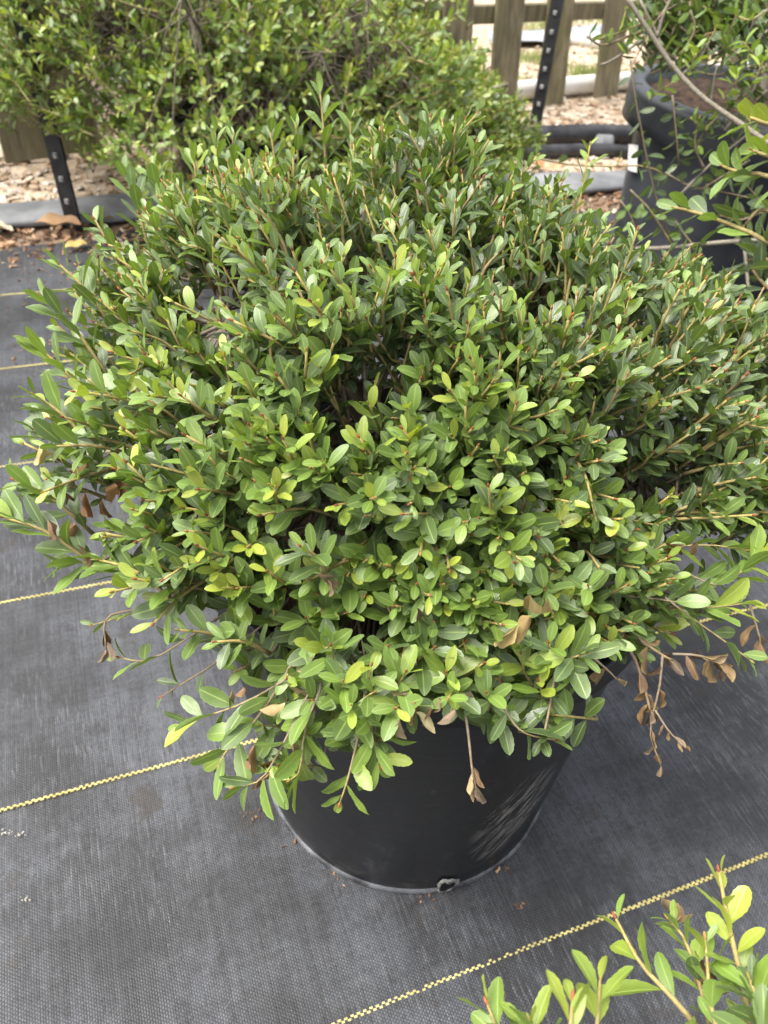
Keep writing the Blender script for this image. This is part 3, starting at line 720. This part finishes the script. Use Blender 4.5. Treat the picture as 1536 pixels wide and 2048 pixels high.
# ---------------- background shrubs in their own pots
def bg_shrub(name, label, pos, R, ztop, H, leaf, nsh, tints, seed, group, lean=(0, 0), squash=1.0, rb=.14, rt=.17, zlow=.20):
    r = random.Random(seed); sh = Shrub(name, label, (pos[0], pos[1], H - .04), False, leaf, group); SHRUBS.append(sh)
    lim = []
    for k in range(12):
        a = 2 * math.pi * k / 12 + r.uniform(-.2, .2); rr = R * r.uniform(.45, .75)
        b = np.array([pos[0] + .03 * math.cos(a), pos[1] + .03 * math.sin(a), H - .045])
        t = np.array([pos[0] + lean[0] + rr * math.cos(a), pos[1] + lean[1] + rr * math.sin(a) * squash, H + (ztop - H) * r.uniform(.35, .75)])
        pts = [b, (b + t) / 2 + np.array([0, 0, .05]), t]; sh.branch(pts, .006, .003, (.12, .10, .08), (.22, .185, .15), 9, 5); lim.append(smoothline(pts, 8))
    LPb = np.vstack(lim)
    for k in range(nsh):
        a = r.uniform(0, 2 * math.pi); u = r.random(); th = math.acos(1 - u * 1.18)
        lump = 1 + .14 * math.sin(3 * a + seed) * math.sin(2.2 * th) + .10 * math.sin(7 * a + 2 * th + seed)
        dirv = np.array([math.sin(th) * math.cos(a), math.sin(th) * math.sin(a) * squash, math.cos(th)])
        zc = max(zlow, H * .9) + .13 * max(0, -math.cos(a)) * (R > .6); dep = 1 - abs(r.gauss(0, .13))
        tip = np.array([pos[0] + lean[0] * (.4 + .6 * math.cos(th)), pos[1] + lean[1], zc]) + dirv * np.array([R, R, ztop - zc]) * lump * dep
        d = norm(dirv * np.array([1, 1, .7]) + np.array([0, 0, .35]) + rng.standard_normal(3) * .4)
        Ls = r.uniform(.06, .13); base = tip - d * Ls
        sh.shoot([base, (base + tip) / 2 + rng.standard_normal(3) * .006, tip], r.randint(9, 13), .47, max(.0, r.gauss(tints - .04, .16)), leaf * r.uniform(.85, 1.2), r=.0013, lightup=.4)
        if r.random() < .40:
            j = LPb[np.argsort(np.linalg.norm(LPb - base, axis=1))[r.randrange(9)]]
            sh.tw.tube(smoothline([j, (j + base) / 2 + rng.standard_normal(3) * .012, base], 5), .0018, .0012, (.11, .09, .07), (.17, .14, .10), 4)
    return sh
BG = 'shrubs in black pots along the fence'
SHR = [
 ('wide yellow-green tipped shrub behind the foreground shrub, left of the gap', (-.47, 2.10, 0), .66, .64, .24, .0225, 2000, .16, 3, (-.03, 0), .66),
 ('low dark green shrub at the foot of the right metal post', (.02, 2.20, 0), .285, .41, .20, .021, 950, .20, 5, (0, 0), 1.0),
 ('pale far shrub at the top left, standing behind the fence', (-1.42, 2.95, 0), .55, .80, .26, .027, 650, .17, 8, (.05, 0), .8),
 ('tall back shrub rising behind the others at the top edge', (-.29, 2.62, 0), .35, .72, .26, .0235, 1100, .18, 9, (0, 0), .75)]
for i, (lb, pos, R, zt, H, lf, ns, ti, sd, ln, sq) in enumerate(SHR):
    bg_shrub('holly_shrub', lb, pos, R, zt, H, lf, ns, ti, sd, BG, ln, sq)
    make_pot('plant_pot', ('round black pot mostly hidden under the wide yellow-green tipped shrub', 'black pot under the low shrub by the right metal post', 'black pot behind the fence at the left, below the pale far shrub', 'black pot behind, below the tall back shrub')[i],
             pos, .135, .165, H, .028, POT_M, seed=i * 1.3)

# ---------------- right side: big pot behind, smaller pot nearer, loose shrubs
make_pot('plant_pot', 'tall sun-faded black pot with thick rim at the right edge', (.70, 1.80, 0), .215, .245, .455, .075, POT_G, soil_z=.025, seed=2.2, flare=.022)
PB = np.array([.70, 1.80, 0])
make_pot('plant_pot', 'smaller black pot in front of the tall faded pot', (.80, 1.26, 0), .15, .185, .30, .03, POT_M, seed=4.0)
# white paper label on the tall pot
def on_potB(px, py):
    d = ray(px, py); o = CAMP[:2] - PB[:2]; R = .2435
    a = d[0] ** 2 + d[1] ** 2; b = 2 * (d[:2] @ o); c = o @ o - R * R; disc = b * b - 4 * a * c
    t = (-b - math.sqrt(max(disc, 0))) / (2 * a); return CAMP + d * t
tagp = [(1262, 288), (1280, 291), (1277, 345), (1260, 340)]
g2 = [on_potB(*q) for q in tagp]; 
V = []; 
for j in range(5):
    for i in range(5):
        u, v = i / 4, j / 4
        p = (g2[0] * (1 - u) + g2[1] * u) * (1 - v) + (g2[3] * (1 - u) + g2[2] * u) * v
        q = p - PB; rr = math.hypot(q[0], q[1]); k = (.2435 + .004) / rr; V.append((PB[0] + q[0] * k, PB[1] + q[1] * k, p[2]))
lab = pyobj('pot_label', V, [(j * 5 + i, j * 5 + i + 1, (j + 1) * 5 + i + 1, (j + 1) * 5 + i) for j in range(4) for i in range(4)], WHITE)
tag(lab, 'small white paper label stuck to the tall faded pot', 'label')
md = lab.modifiers.new('thickness', 'SOLIDIFY'); md.thickness = .0006

loose = Shrub('holly_shrub', 'loose airy shrub with small oval leaves in the tall faded pot', (.70, 1.80, .405), False, .027, 'loose shrubs at the right'); SHRUBS.append(loose)
for k in range(3): 
    b = np.array([.70 + .02 * k, 1.80 - .02 * k, .40]); loose.branch([b, b + np.array([.02 * k - .03, .02, .3]), b + np.array([.08 * k - .1, .05, .75])], .011, .006, (.17, .15, .12), (.22, .2, .16), 10, 7)
def twig(sh, pix, n, L, age, r=.0016, th=(75, 60), woody=.8, age0=None, bud=False, start=.05):
    sh.shoot([P3(*p) for p in pix], n, age0 if age0 is not None else age + .05, age, L, r, bud=bud, theta=th, woody=woody, start=start, tipfrac=.8, lightup=.45)
D = 1.40
for pix, n, L, age in [
  ([(1262, 120, D), (1268, 180, D), (1285, 270, D), (1300, 345, D), (1320, 420, D), (1348, 492, D)], 24, .026, .75),
  ([(1345, 190, D), (1352, 260, D), (1358, 330, D)], 14, .022, .78),
  ([(1060, 312, D), (1130, 328, D), (1200, 333, D), (1290, 332, D), (1330, 350, D)], 13, .024, .40),
  ([(1330, 345, D), (1380, 372, D), (1450, 385, D), (1540, 405, D)], 13, .025, .55),
  ([(1180, 70, D), (1190, 80, D), (1265, 55, D), (1330, 20, D)], 9, .026, .25),
  ([(1172, 72, D), (1210, 90, D), (1290, 60, D)], 7, .026, .22),
  ([(1215, 90, D), (1260, 70, D), (1310, 55, D)], 5, .024, .5),
  ([(1360, 140, D), (1395, 110, D), (1425, 70, D), (1440, 40, D)], 9, .022, .35),
  ([(1370, 130, D), (1420, 150, D), (1480, 140, D), (1540, 120, D)], 14, .026, .65),
  ([(1380, 20, D), (1390, 60, D), (1360, 110, D)], 8, .026, .3),
  ([(1480, 190, D), (1440, 230, D), (1410, 260, D), (1390, 300, D)], 12, .024, .35),
  ([(1536, 110, D), (1500, 180, D), (1465, 215, D), (1455, 260, D)], 12, .027, .75),
  ([(1420, 270, D), (1400, 250, D), (1380, 235, D)], 8, .02, .3),
  ([(1410, 340, D), (1390, 290, D), (1400, 230, D)], 10, .026, .6),
  ([(1260, 380, D), (1300, 420, D), (1345, 490, D)], 8, .024, .4),
  ([(1240, 400, D), (1260, 430, D), (1275, 470, D)], 7, .024, .35),
  ([(1330, 20, D), (1300, 60, D), (1265, 130, D)], 8, .027, .7),
  ([(1480, 20, D), (1460, 60, D), (1440, 110, D)], 10, .026, .5),
  ([(1536, 20, D), (1500, 40, D), (1470, 30, D)], 10, .026, .3),
  ([(1536, 60, D), (1500, 90, D), (1450, 60, D)], 12, .027, .75),
  ([(1536, 180, D), (1490, 215, D), (1450, 205, D)], 10, .026, .6),
  ([(1380, 490, D), (1378, 540, D), (1380, 545, D)], 6, .026, .6),
  ([(1350, 440, D), (1370, 470, D), (1395, 500, D)], 8, .024, .3),
  ([(1500, 320, D), (1450, 350, D), (1400, 380, D)], 12, .026, .6),
  ([(1536, 420, D), (1480, 440, D), (1440, 430, D)], 12, .027, .7),
  ([(1490, 500, D), (1495, 560, D), (1497, 620, D)], 6, .026, .7)]: twig(loose, pix, n, L, age)
for k in range(130):                           # leaves high over the pot, filling the top right corner
    x, y = random.uniform(1290, 1560), random.uniform(0, 150); d = random.uniform(1.50, 1.70)
    twig(loose, [(x, y, d), (x + random.uniform(-40, 40), y - random.uniform(20, 50), d), (x + random.uniform(-70, 70), y - random.uniform(40, 90), d + .05)], 10, .027, random.choice([.7, .75, .4]))
for k in range(15):
    x, y = random.uniform(1270, 1550), random.uniform(90, 500); d = random.uniform(1.30, 1.46); a = random.uniform(-2.4, -.5)
    if y > 380 and x < 1330: continue
    q = [(x + math.cos(a) * t + random.gauss(0, 6), y + math.sin(a) * t * .8, d) for t in (0, 35, random.uniform(60, 95))]
    twig(loose, q, random.randint(7, 11), .025, random.choice([.75, .7, .6, .3, .2]), .0010)
loose.branch([P3(*p) for p in [(1250, -10, 1.28), (1290, 50, 1.28), (1340, 125, 1.28), (1400, 190, 1.27), (1470, 240, 1.26), (1545, 292, 1.25), (1640, 360, 1.24)]], .0031, .0038, (.20, .18, .135), (.20, .175, .13), 16, 7)
for pts, r in ([(1315, 75, D), (1325, 35, D), (1345, -10, D)], .003), ([(1325, 100, D), (1310, 60, D), (1280, 0, D)], .0026), ([(1365, 150, D), (1400, 115, D), (1420, 80, D)], .0022), ([(1270, 498, D), (1345, 495, D), (1440, 485, D), (1545, 478, D)], .0042), ([(1450, 262, D), (1500, 190, D), (1545, 110, D)], .0028), ([(1350, 400, D), (1420, 330, D), (1500, 265, D)], .0022), ([(1420, 210, D), (1428, 160, D), (1435, 130, D)], .002), ([(1285, 80, D), (1225, 120, D), (1200, 130, D)], .002), ([(1490, 500, D), (1495, 560, D), (1505, 640, D)], .003):
    loose.branch([P3(*p) for p in pts], r, r * .8, (.22, .195, .155), (.25, .22, .17), 9, 5)

near = Shrub('holly_shrub', 'shrub with big toothed leaves reaching in over the right edge', (.80, 1.26, .265), True, .034, 'loose shrubs at the right'); SHRUBS.append(near)
D2 = .86
for pix, n, L, age in [([(1560, 500, D2), (1510, 470, D2), (1450, 445, D2), (1390, 425, D2), (1348, 415, D2)], 11, .030, .42), ([(1580, 380, D2), (1530, 350, D2), (1480, 345, D2), (1445, 332, D2)], 8, .030, .35),
                     ([(1570, 250, D2), (1530, 245, D2), (1500, 235, D2)], 5, .036, .10), ([(1570, 320, D2), (1530, 310, D2), (1505, 300, D2)], 6, .032, .25), ([(1580, 540, D2), (1540, 520, D2), (1500, 520, D2)], 7, .040, .70),
                     ([(1570, 600, D2), (1530, 570, D2), (1505, 540, D2)], 6, .040, .75), ([(1560, 430, D2), (1520, 420, D2), (1490, 450, D2)], 5, .034, .6)]:
    twig(near, pix, n, L, age, .0020, (60, 45), .3, bud=True, start=.1)
b0 = np.array([.80, 1.26, .26])
for pts in ([b0, b0 + np.array([-.05, -.25, .25]), P3(1580, 400, D2)], [b0, b0 + np.array([0, -.2, .2]), P3(1580, 540, D2)], [b0, b0 + np.array([-.02, -.3, .3]), P3(1575, 260, D2)]): near.branch(pts, .006, .0024, (.2, .17, .13), (.26, .2, .11), 12, 6)
for k in range(50):
    a = random.uniform(0, 6.28); u = random.uniform(.2, 1); t = np.array([.80 + .2 * u * math.cos(a), 1.26 + .2 * u * math.sin(a), .30 + random.uniform(.0, .10)])
    d = norm(np.array([math.cos(a), math.sin(a), .8])); near.shoot([t - d * .08, t - d * .04, t], 9, .85, .6, .028)

# ---------------- light green shrub at the bottom right, close to the camera
fore = Shrub('holly_shrub', 'fresh lime green shrub tips close to the camera at the bottom right', (.35, -.05, .185), True, .025); SHRUBS.append(fore)
make_pot('plant_pot', 'black pot under the lime green shrub, below the bottom edge', (.35, -.05, 0), .12, .145, .22, .026, POT_M, seed=5)
F3 = [([(1500, 2120, .46), (1490, 1990, .44), (1462, 1870, .43), (1438, 1745, .43)], 17, .28, .08, .0205, .0016),
      ([(1400, 2060, .44), (1340, 1990, .43), (1280, 1925, .43), (1232, 1838, .43)], 7, .36, .30, .027, .0014),
      ([(1420, 2060, .45), (1400, 1970, .44), (1370, 1880, .44), (1340, 1840, .44)], 11, .5, .40, .018, .0012),
      ([(1440, 2080, .43), (1420, 2000, .425), (1415, 1930, .43), (1410, 1880, .43)], 8, .32, .22, .022, .0012),
      ([(1560, 2080, .42), (1520, 2010, .42), (1500, 1960, .42)], 8, .55, .40, .026, .0014),
      ([(1190, 2120, .39), (1195, 2040, .385), (1200, 1960, .385)], 7, .36, .22, .024, .0012),
      ([(1130, 2120, .36), (1140, 2060, .35), (1145, 2000, .35)], 6, .25, .15, .021, .0012),
      ([(1030, 2120, .40), (1000, 2070, .395), (975, 2010, .395)], 6, .32, .2, .022, .0012),
      ([(1540, 2130, .39), (1530, 2080, .385), (1520, 2040, .39)], 9, .6, .45, .026, .0013),
      ([(1075, 2130, .39), (1070, 2080, .39), (1060, 2045, .39)], 7, .4, .25, .022, .0012)]
hub = np.array([.35, -.05, .182])
for pix, n, a0, a1, L, r in F3:
    P = [P3(*p) for p in pix]; fore.shoot(P, n, a0 - .06, max(.08, a1 - .05), L * .84, r * .75, theta=(58, 30), start=.12, lightup=.35)
    fore.branch([hub + rng.standard_normal(3) * .01, (hub + P[0]) / 2 + np.array([0, 0, .01]), P[0]], .0034, r * 1.3, (.2, .17, .14), (.26, .2, .14), 9, 6)
    fore.shoot([hub + (P[0] - hub) * .35 + np.array([0, 0, .008]), hub + (P[0] - hub) * .65 + np.array([0, 0, .008]), hub + (P[0] - hub) * .95], 16, .85, .5, .023, .0008, bud=False, tipfrac=1.0)
for k in range(90):
    a = random.uniform(0, 6.28); u = math.sqrt(random.random()); t = np.array([.33 + .16 * u * math.cos(a), -.03 + .15 * u * math.sin(a), .40 - .10 * u * u + random.uniform(-.03, .0)])
    qx, qy, qz = project(t)
    if qz > .02 and qy < 2130 and qx < 1600: continue
    d = norm(np.array([math.cos(a) * u, math.sin(a) * u, .9])); fore.shoot([t - d * .07, t - d * .035, t], 10, .6, random.uniform(.15, .4), .024)
for x, y, d in ((1440, 1965, .435), (1455, 1985, .435), (1352, 1842, .44), (1340, 1850, .44)): fore.add_dead(P3(x, y, d), (random.gauss(0, .5), .3, -.3), .02)

# ------------------------------------------------------------------ leaves -> objects: the 300 that show largest per shrub are parts of their own
def build_leaves():
    idx = []; SP_ = []; SH = []
    for si, s in enumerate(SHRUBS):
        M = np.array(s.M); P = np.array(s.P); s.M, s.P, s.K, s.C = M, P, np.array(s.K), np.array(s.C)
        loc = np.array([[u * .14, t, 0] for t in (.18, .4, .6, .82) for u in (-1, 0, 1)])
        pts = np.einsum('nij,kj->nki', M, loc) + P[:, None]
        SP_.append(pts.reshape(-1, 3)); SH.append(np.repeat(np.arange(len(P)), 12) + si * 100000)
    pts = np.vstack(SP_); own = np.concatenate(SH)
    x, y, z = project(pts); ok = (z > .05) & (x > 0) & (x < 1536) & (y > 0) & (y < 2048)
    cell = (np.clip(y, 0, 2047) // 6).astype(int) * 256 + (np.clip(x, 0, 1535) // 6).astype(int)
    zb = np.full(256 * 342, 1e9); np.minimum.at(zb, cell[ok], z[ok])
    vis = ok & (z < zb[cell] + .006)
    for si, s in enumerate(SHRUBS):
        n = len(s.P); m = (own // 100000) == si; v = vis[m].reshape(n, 12).sum(1); zc = z[m].reshape(n, 12).mean(1)
        c = np.cross(s.M[:, :, 0], s.M[:, :, 1]); view = norm_rows(s.P - CAMP)
        area = np.abs((c * view).sum(1)) / zc ** 2
        score = v * area; order = np.argsort(-score); pick = [i for i in order[:300] if v[i] >= 2]
        s.pick = np.zeros(n, bool); s.pick[pick] = True
def norm_rows(a): return a / (np.linalg.norm(a, axis=1)[:, None] + 1e-12)
build_leaves()
total = 0
for s in SHRUBS:
    T = LEAF_HI if s.hi else LEAF_LO; ME = MESH_HI if s.hi else MESH_LO
    off = Vector(s.base)
    for i in np.nonzero(s.pick)[0]:
        o = bpy.data.objects.new('leaf', ME[s.K[i]]); COL.objects.link(o); o.parent = s.root
        m = Matrix(s.M[i].tolist()).to_4x4(); m.translation = Vector(s.P[i]) - off
        o.matrix_basis = m; o.color = (*[float(c) for c in s.C[i]], 1)
    VV = []; FF = []; UU = []; CC = []; b = 0
    rest = ~s.pick
    for k in range(9):
        sel = np.nonzero(rest & (s.K == k))[0]
        if not len(sel): continue
        V, UV, Fc = T[k]; nv = len(V)
        X = np.einsum('nij,kj->nki', s.M[sel], V) + s.P[sel][:, None]
        VV.append(X.reshape(-1, 3)); FF.append((Fc[None] + (b + np.arange(len(sel)) * nv)[:, None, None]).reshape(-1, 4))
        UU.append(np.tile(UV[Fc.ravel()], (len(sel), 1))); CC.append(np.repeat(s.C[sel], nv, 0)); b += len(sel) * nv
    if VV:
        V = np.vstack(VV); Fc = np.vstack(FF); UV = np.vstack(UU); C = np.vstack(CC)
        me = bpy.data.meshes.new('foliage'); me.vertices.add(len(V)); me.vertices.foreach_set('co', V.astype(np.float32).ravel())
        me.loops.add(Fc.size); me.loops.foreach_set('vertex_index', Fc.ravel().astype(np.int32))
        me.polygons.add(len(Fc)); me.polygons.foreach_set('loop_start', np.arange(0, Fc.size, 4, dtype=np.int32)); me.polygons.foreach_set('loop_total', np.full(len(Fc), 4, np.int32))
        me.update(calc_edges=True); me.polygons.foreach_set('use_smooth', np.ones(len(Fc), bool))
        l = me.uv_layers.new(name='UVMap'); l.data.foreach_set('uv', UV.astype(np.float32).ravel())
        at = me.color_attributes.new('tint', 'FLOAT_COLOR', 'POINT'); at.data.foreach_set('color', np.hstack([C, np.ones((len(C), 1))]).astype(np.float32).ravel())
        me.validate()
        tag(link_mesh('foliage', me, LEAF_A, s.root), kind='stuff'); total += len(Fc) * 2
    tag(s.tw.build('twigs', BARK, s.root), kind='stuff')
    for (M, p, col) in s.dead:
        o = bpy.data.objects.new('dead_leaf', random.choice(MESH_DEAD)); COL.objects.link(o); o.parent = s.root
        m = Matrix(M.tolist()).to_4x4(); m.translation = Vector(p) - off; o.matrix_basis = m; o.color = (*col, 1)
print('leaves', [len(s.P) for s in SHRUBS], [int(s.pick.sum()) for s in SHRUBS], 'foliage tris', total)

# ------------------------------------------------------------------ picket fence
fp0 = np.array([-1.13, 2.28, 0]); fp1 = np.array([.60, 3.50, 0]); fd = norm(fp1 - fp0); fnn = np.array([-fd[1], fd[0], 0])
fence = empty('picket_fence', tuple(fp0)); tag(fence, 'weathered grey-brown wooden picket fence behind the shrubs', 'fence')
def picket(s, w=.128, H=.95, th=.018, z0=.012):
    bm = bmesh.new(); dz = random.uniform(-.008, .008); lean = random.gauss(0, .006)
    prof = [(-w / 2, z0 + dz), (w / 2, z0 + dz + random.uniform(-.004, .004)), (w / 2 + lean, H - .05), (w / 2 - .035 + lean, H), (-w / 2 + .035 + lean, H), (-w / 2 + lean, H - .05)]
    f = []; bk = []
    for (a, z) in prof:
        p = fp0 + fd * (s + a) + fnn * (z * .14) + np.array([0, 0, z]); f.append(bm.verts.new(p)); bk.append(bm.verts.new(p + fnn * th))
    bm.faces.new(f); bm.faces.new(bk[::-1])
    for i in range(6): bm.faces.new((f[i], f[(i + 1) % 6], bk[(i + 1) % 6], bk[i]))
    bmesh.ops.bevel(bm, geom=list(bm.edges), offset=.002, segments=1, affect='EDGES')
    return bm_obj('picket', bm, WOOD, fence)
Lf = np.linalg.norm(fp1 - fp0)
def s_of(px, py):
    p = G(px, py); return (p - fp0) @ fd
known = [s_of(60, 326), s_of(1007, 226), s_of(1105, 216), s_of(1215, 205)]
ss = [known[0], known[0] + .15] + [known[0] + .15 + (known[1] - known[0] - .15) * k / 7 for k in range(1, 7)] + [known[1] - .0] + [known[2], known[3]] + [known[3] + .27 * k for k in range(1, 6)] + [known[0] - .27 * k for k in range(1, 6)]
for s in ss: picket(s)
def rail(zc):
    bm = bmesh.new(); a = fp0 - fd * 1.6 + fnn * (zc * .14 + .021); b = fp0 + fd * (Lf + 1.6) + fnn * (zc * .14 + .021)
    vs_ = [[bm.verts.new(q + fnn * dn + np.array([0, 0, zc + dz])) for (dn, dz) in ((0, -.028), (.036, -.028), (.036, .028), (0, .028))] for q in (a, b)]
    for i in range(4): bm.faces.new((vs_[0][i], vs_[0][(i + 1) % 4], vs_[1][(i + 1) % 4], vs_[1][i]))
    bm.faces.new(vs_[0][::-1]); bm.faces.new(vs_[1]); bm_obj('rail', bm, WOOD, fence)
rail(.315); rail(.80)

# ------------------------------------------------------------------ steel T-posts
def t_post(label, base, lean, facing):
    root = empty('metal_post', tuple(base)); tag(root, label, 'post', 'steel T-posts along the fabric hem')
    f = np.array([math.cos(facing), math.sin(facing), 0]); n = np.array([-f[1], f[0], 0]); H = 1.25; ax = norm(np.array([lean[0], lean[1], 1.0]))
    bm = bmesh.new()
    for (u0, u1, v0, v1) in ((-.021, .021, -.002, .0022), (-.0024, .0024, .0022, .030)):
        q = []
        for z in (-.02, H):
            q.append([bm.verts.new(base + ax * z + f * u + n * v) for (u, v) in ((u0, v0), (u1, v0), (u1, v1), (u0, v1))])
        for i in range(4): bm.faces.new((q[0][i], q[0][(i + 1) % 4], q[1][(i + 1) % 4], q[1][i]))
        bm.faces.new(q[0][::-1]); bm.faces.new(q[1])
    bm_obj('shaft', bm, METAL, root)
    z = .015
    while z < H:
        V = []; c = base + ax * z - n * .0022
        for (u, w, o) in ((-.006, -.007, 0), (.006, -.007, 0), (.006, .007, 0), (-.006, .007, 0), (-.004, -.004, -.006), (.004, -.004, -.006), (.004, .005, -.006), (-.004, .005, -.006)): V.append(c + f * u + ax * w + n * o)
        pyobj('stud', V, [(4, 5, 6, 7)[::-1]] + [(i, (i + 1) % 4, 4 + (i + 1) % 4, 4 + i) for i in range(4)], STUD, root); z += .0535
tl = G(150, 458); t_post('black studded steel post leaning at the left, before the shrubs', tl, (-.055, 0), math.radians(-12))
trr = G(1064, 284); t_post('black studded steel post standing before the pickets at the right', trr, (.0, .06), math.radians(-20))

# ------------------------------------------------------------------ odds and ends behind
def pipe(name, label, cat, pts, r, mat, corr=0.0, n=40):
    P = smoothline(pts, n); tb = Tubes(); T = np.gradient(P, axis=0); V = []; Fc = []; sd = 12
    for i, p in enumerate(P):
        t = norm(T[i]); A = norm(np.cross(t, [0, 0, 1])); B = np.cross(t, A); rr = r * (1 + (corr if i % 2 else 0))
        for k in range(sd): V.append(p + (A * math.cos(6.2832 * k / sd) + B * math.sin(6.2832 * k / sd)) * rr)
    for i in range(n - 1):
        for k in range(sd): Fc.append((i * sd + k, i * sd + (k + 1) % sd, (i + 1) * sd + (k + 1) % sd, (i + 1) * sd + k))
    Fc += [tuple(range(sd))[::-1], tuple((n - 1) * sd + k for k in range(sd))]
    return tag(pyobj(name, V, Fc, mat, None, True), label, cat)
def gz(x, y, z): p = G(x, y); p[2] = z; return p
w0 = fp0 + fd * (known[1] - .5) + fnn * .13; w1 = fp0 + fd * (known[3] + 1.2) + fnn * .13
pipe('white_pipe', 'thick white pipe lying along the foot of the fence', 'pipe', [w0 + np.array([0, 0, .036]), w1 + np.array([0, 0, .036])], .036, WHITE, 0, 8)
pipe('irrigation_pipe', 'black plastic irrigation pipe lying beside the tall faded pot', 'pipe', [gz(1030, 318, .02), gz(1110, 314, .02), gz(1190, 312, .02), gz(1260, 316, .02), gz(1330, 322, .02)], .021, BLACKP, .04, 30)
pipe('corrugated_pipe', 'thick corrugated black pipe on the chips behind the thin pipe', 'pipe', [gz(1035, 292, .03), gz(1110, 288, .03), gz(1200, 285, .03), gz(1330, 290, .03)], .030, BLACKP, .14, 44)
# grey sleeve on the thin pipe
pipe('pipe_coupling', 'short faded grey coupling joining the black pipes', 'coupling', [gz(1190, 306, .03), gz(1216, 307, .03)], .032, PIPE, 0, 6)
pipe('far_pipe', 'thin white hose on the chips beyond the pickets', 'hose', [gz(1085, 82, .02), gz(1150, 88, .02), gz(1210, 97, .02), gz(1260, 104, .02)], .028, WHITE, 0, 14)
def sheet(name, label, cat, quad, mat, z=.012):
    c = [gz(x, y, 0) for x, y in quad]; V = []; N = 8
    for j in range(N):
        for i in range(N):
            u, v = i / (N - 1), j / (N - 1); p = (c[0] * (1 - u) + c[1] * u) * (1 - v) + (c[3] * (1 - u) + c[2] * u) * v
            V.append(p + np.array([random.gauss(0, .01), random.gauss(0, .01), z + random.uniform(0, .02)]))
    o = pyobj(name, V, [(j * N + i, j * N + i + 1, (j + 1) * N + i + 1, (j + 1) * N + i) for j in range(N - 1) for i in range(N - 1)], mat, None, True)
    m = o.modifiers.new('thickness', 'SOLIDIFY'); m.thickness = .004; return tag(o, label, cat)
sheet('plastic_sheet', 'crumpled pale blue-grey plastic sheet on the ground beyond the fence', 'plastic sheet', [(975, 78), (1230, 58), (1240, 84), (990, 98)], simple('pale_sheet', (.22, .245, .27), (.36, .39, .42), 6, .5, .4))
# grass beyond the fence
V = []; Fc = []; C = []
for k in range(2600):
    x, y = random.choice([(1075, 118, ), (1175, 145), (995, 165), (1180, 165), (1085, 55), (1210, 40)]); p = G(x + random.gauss(0, 32), y + random.gauss(0, 6))
    a = random.uniform(0, 6.28); hgt = random.uniform(.012, .035); w = .003; d = np.array([math.cos(a), math.sin(a), 0]); b = len(V)
    V += [p + d * w, p - d * w, p + np.array([random.gauss(0, .01), random.gauss(0, .01), hgt])]; Fc.append((b, b + 1, b + 2))
    c = random.choice([(.16, .24, .06), (.22, .28, .08), (.30, .30, .12)]); C += [[*c, 1]] * 3
gr = pyobj('grass', V, Fc, CHIPM); at = gr.data.color_attributes.new('tint', 'FLOAT_COLOR', 'POINT'); at.data.foreach_set('color', np.array(C, np.float32).ravel())
tag(gr, 'thin grass patches on the chips beyond the fence', 'grass', kind='stuff')
# fallen leaves lying by the hem, each its own thing
def fallen(label, px, py, L, rot, col, z=.012):
    o = bpy.data.objects.new('fallen_leaf', random.choice(MESH_FALL)); COL.objects.link(o); p = G(px, py)
    o.matrix_world = Matrix.Translation((p[0], p[1], z)) @ Matrix.Rotation(rot, 4, 'Z') @ Matrix.Rotation(random.uniform(-.2, .2), 4, 'Y') @ Matrix.Diagonal((L, L, L, 1)); o.color = (*col, 1)
    tag(o, label, 'dead leaf', 'fallen leaves by the fabric hem')
MESH_FALL = [template_mesh(leaf_template(10, .48, .5, .10 + .05 * k, 0, .25 * (k - 1), .3, .02, 70 + k), 'fallen_leaf', DEAD) for k in range(3)]
fallen('large curled tan leaf lying beside the left metal post', 75, 470, .105, math.radians(-70), (.42, .27, .15), .03)
fallen('pale bleached leaf at the left edge before the grey roll', 30, 478, .085, math.radians(70), (.55, .46, .34), .02)
fallen('yellow leaf lying alone on the fabric below the left post', 130, 506, .060, math.radians(-40), (.66, .50, .18), .012)
fallen('beige dry leaf to the right of the left metal post', 175, 455, .080, math.radians(-60), (.55, .44, .32), .02)
fallen('orange-brown leaf lying just below the black pipes', 1085, 350, .09, math.radians(20), (.50, .27, .13), .02)
fallen('tan leaf on the mulch below the black pipes', 1135, 345, .075, math.radians(100), (.56, .36, .20), .02)
fallen('yellow-green leaf on the mulch left of the tall pot', 1150, 368, .06, math.radians(-75), (.46, .46, .18), .016)
fallen('small pale leaf on the mulch close to the tall pot', 1205, 352, .06, math.radians(-100), (.62, .45, .30), .016)
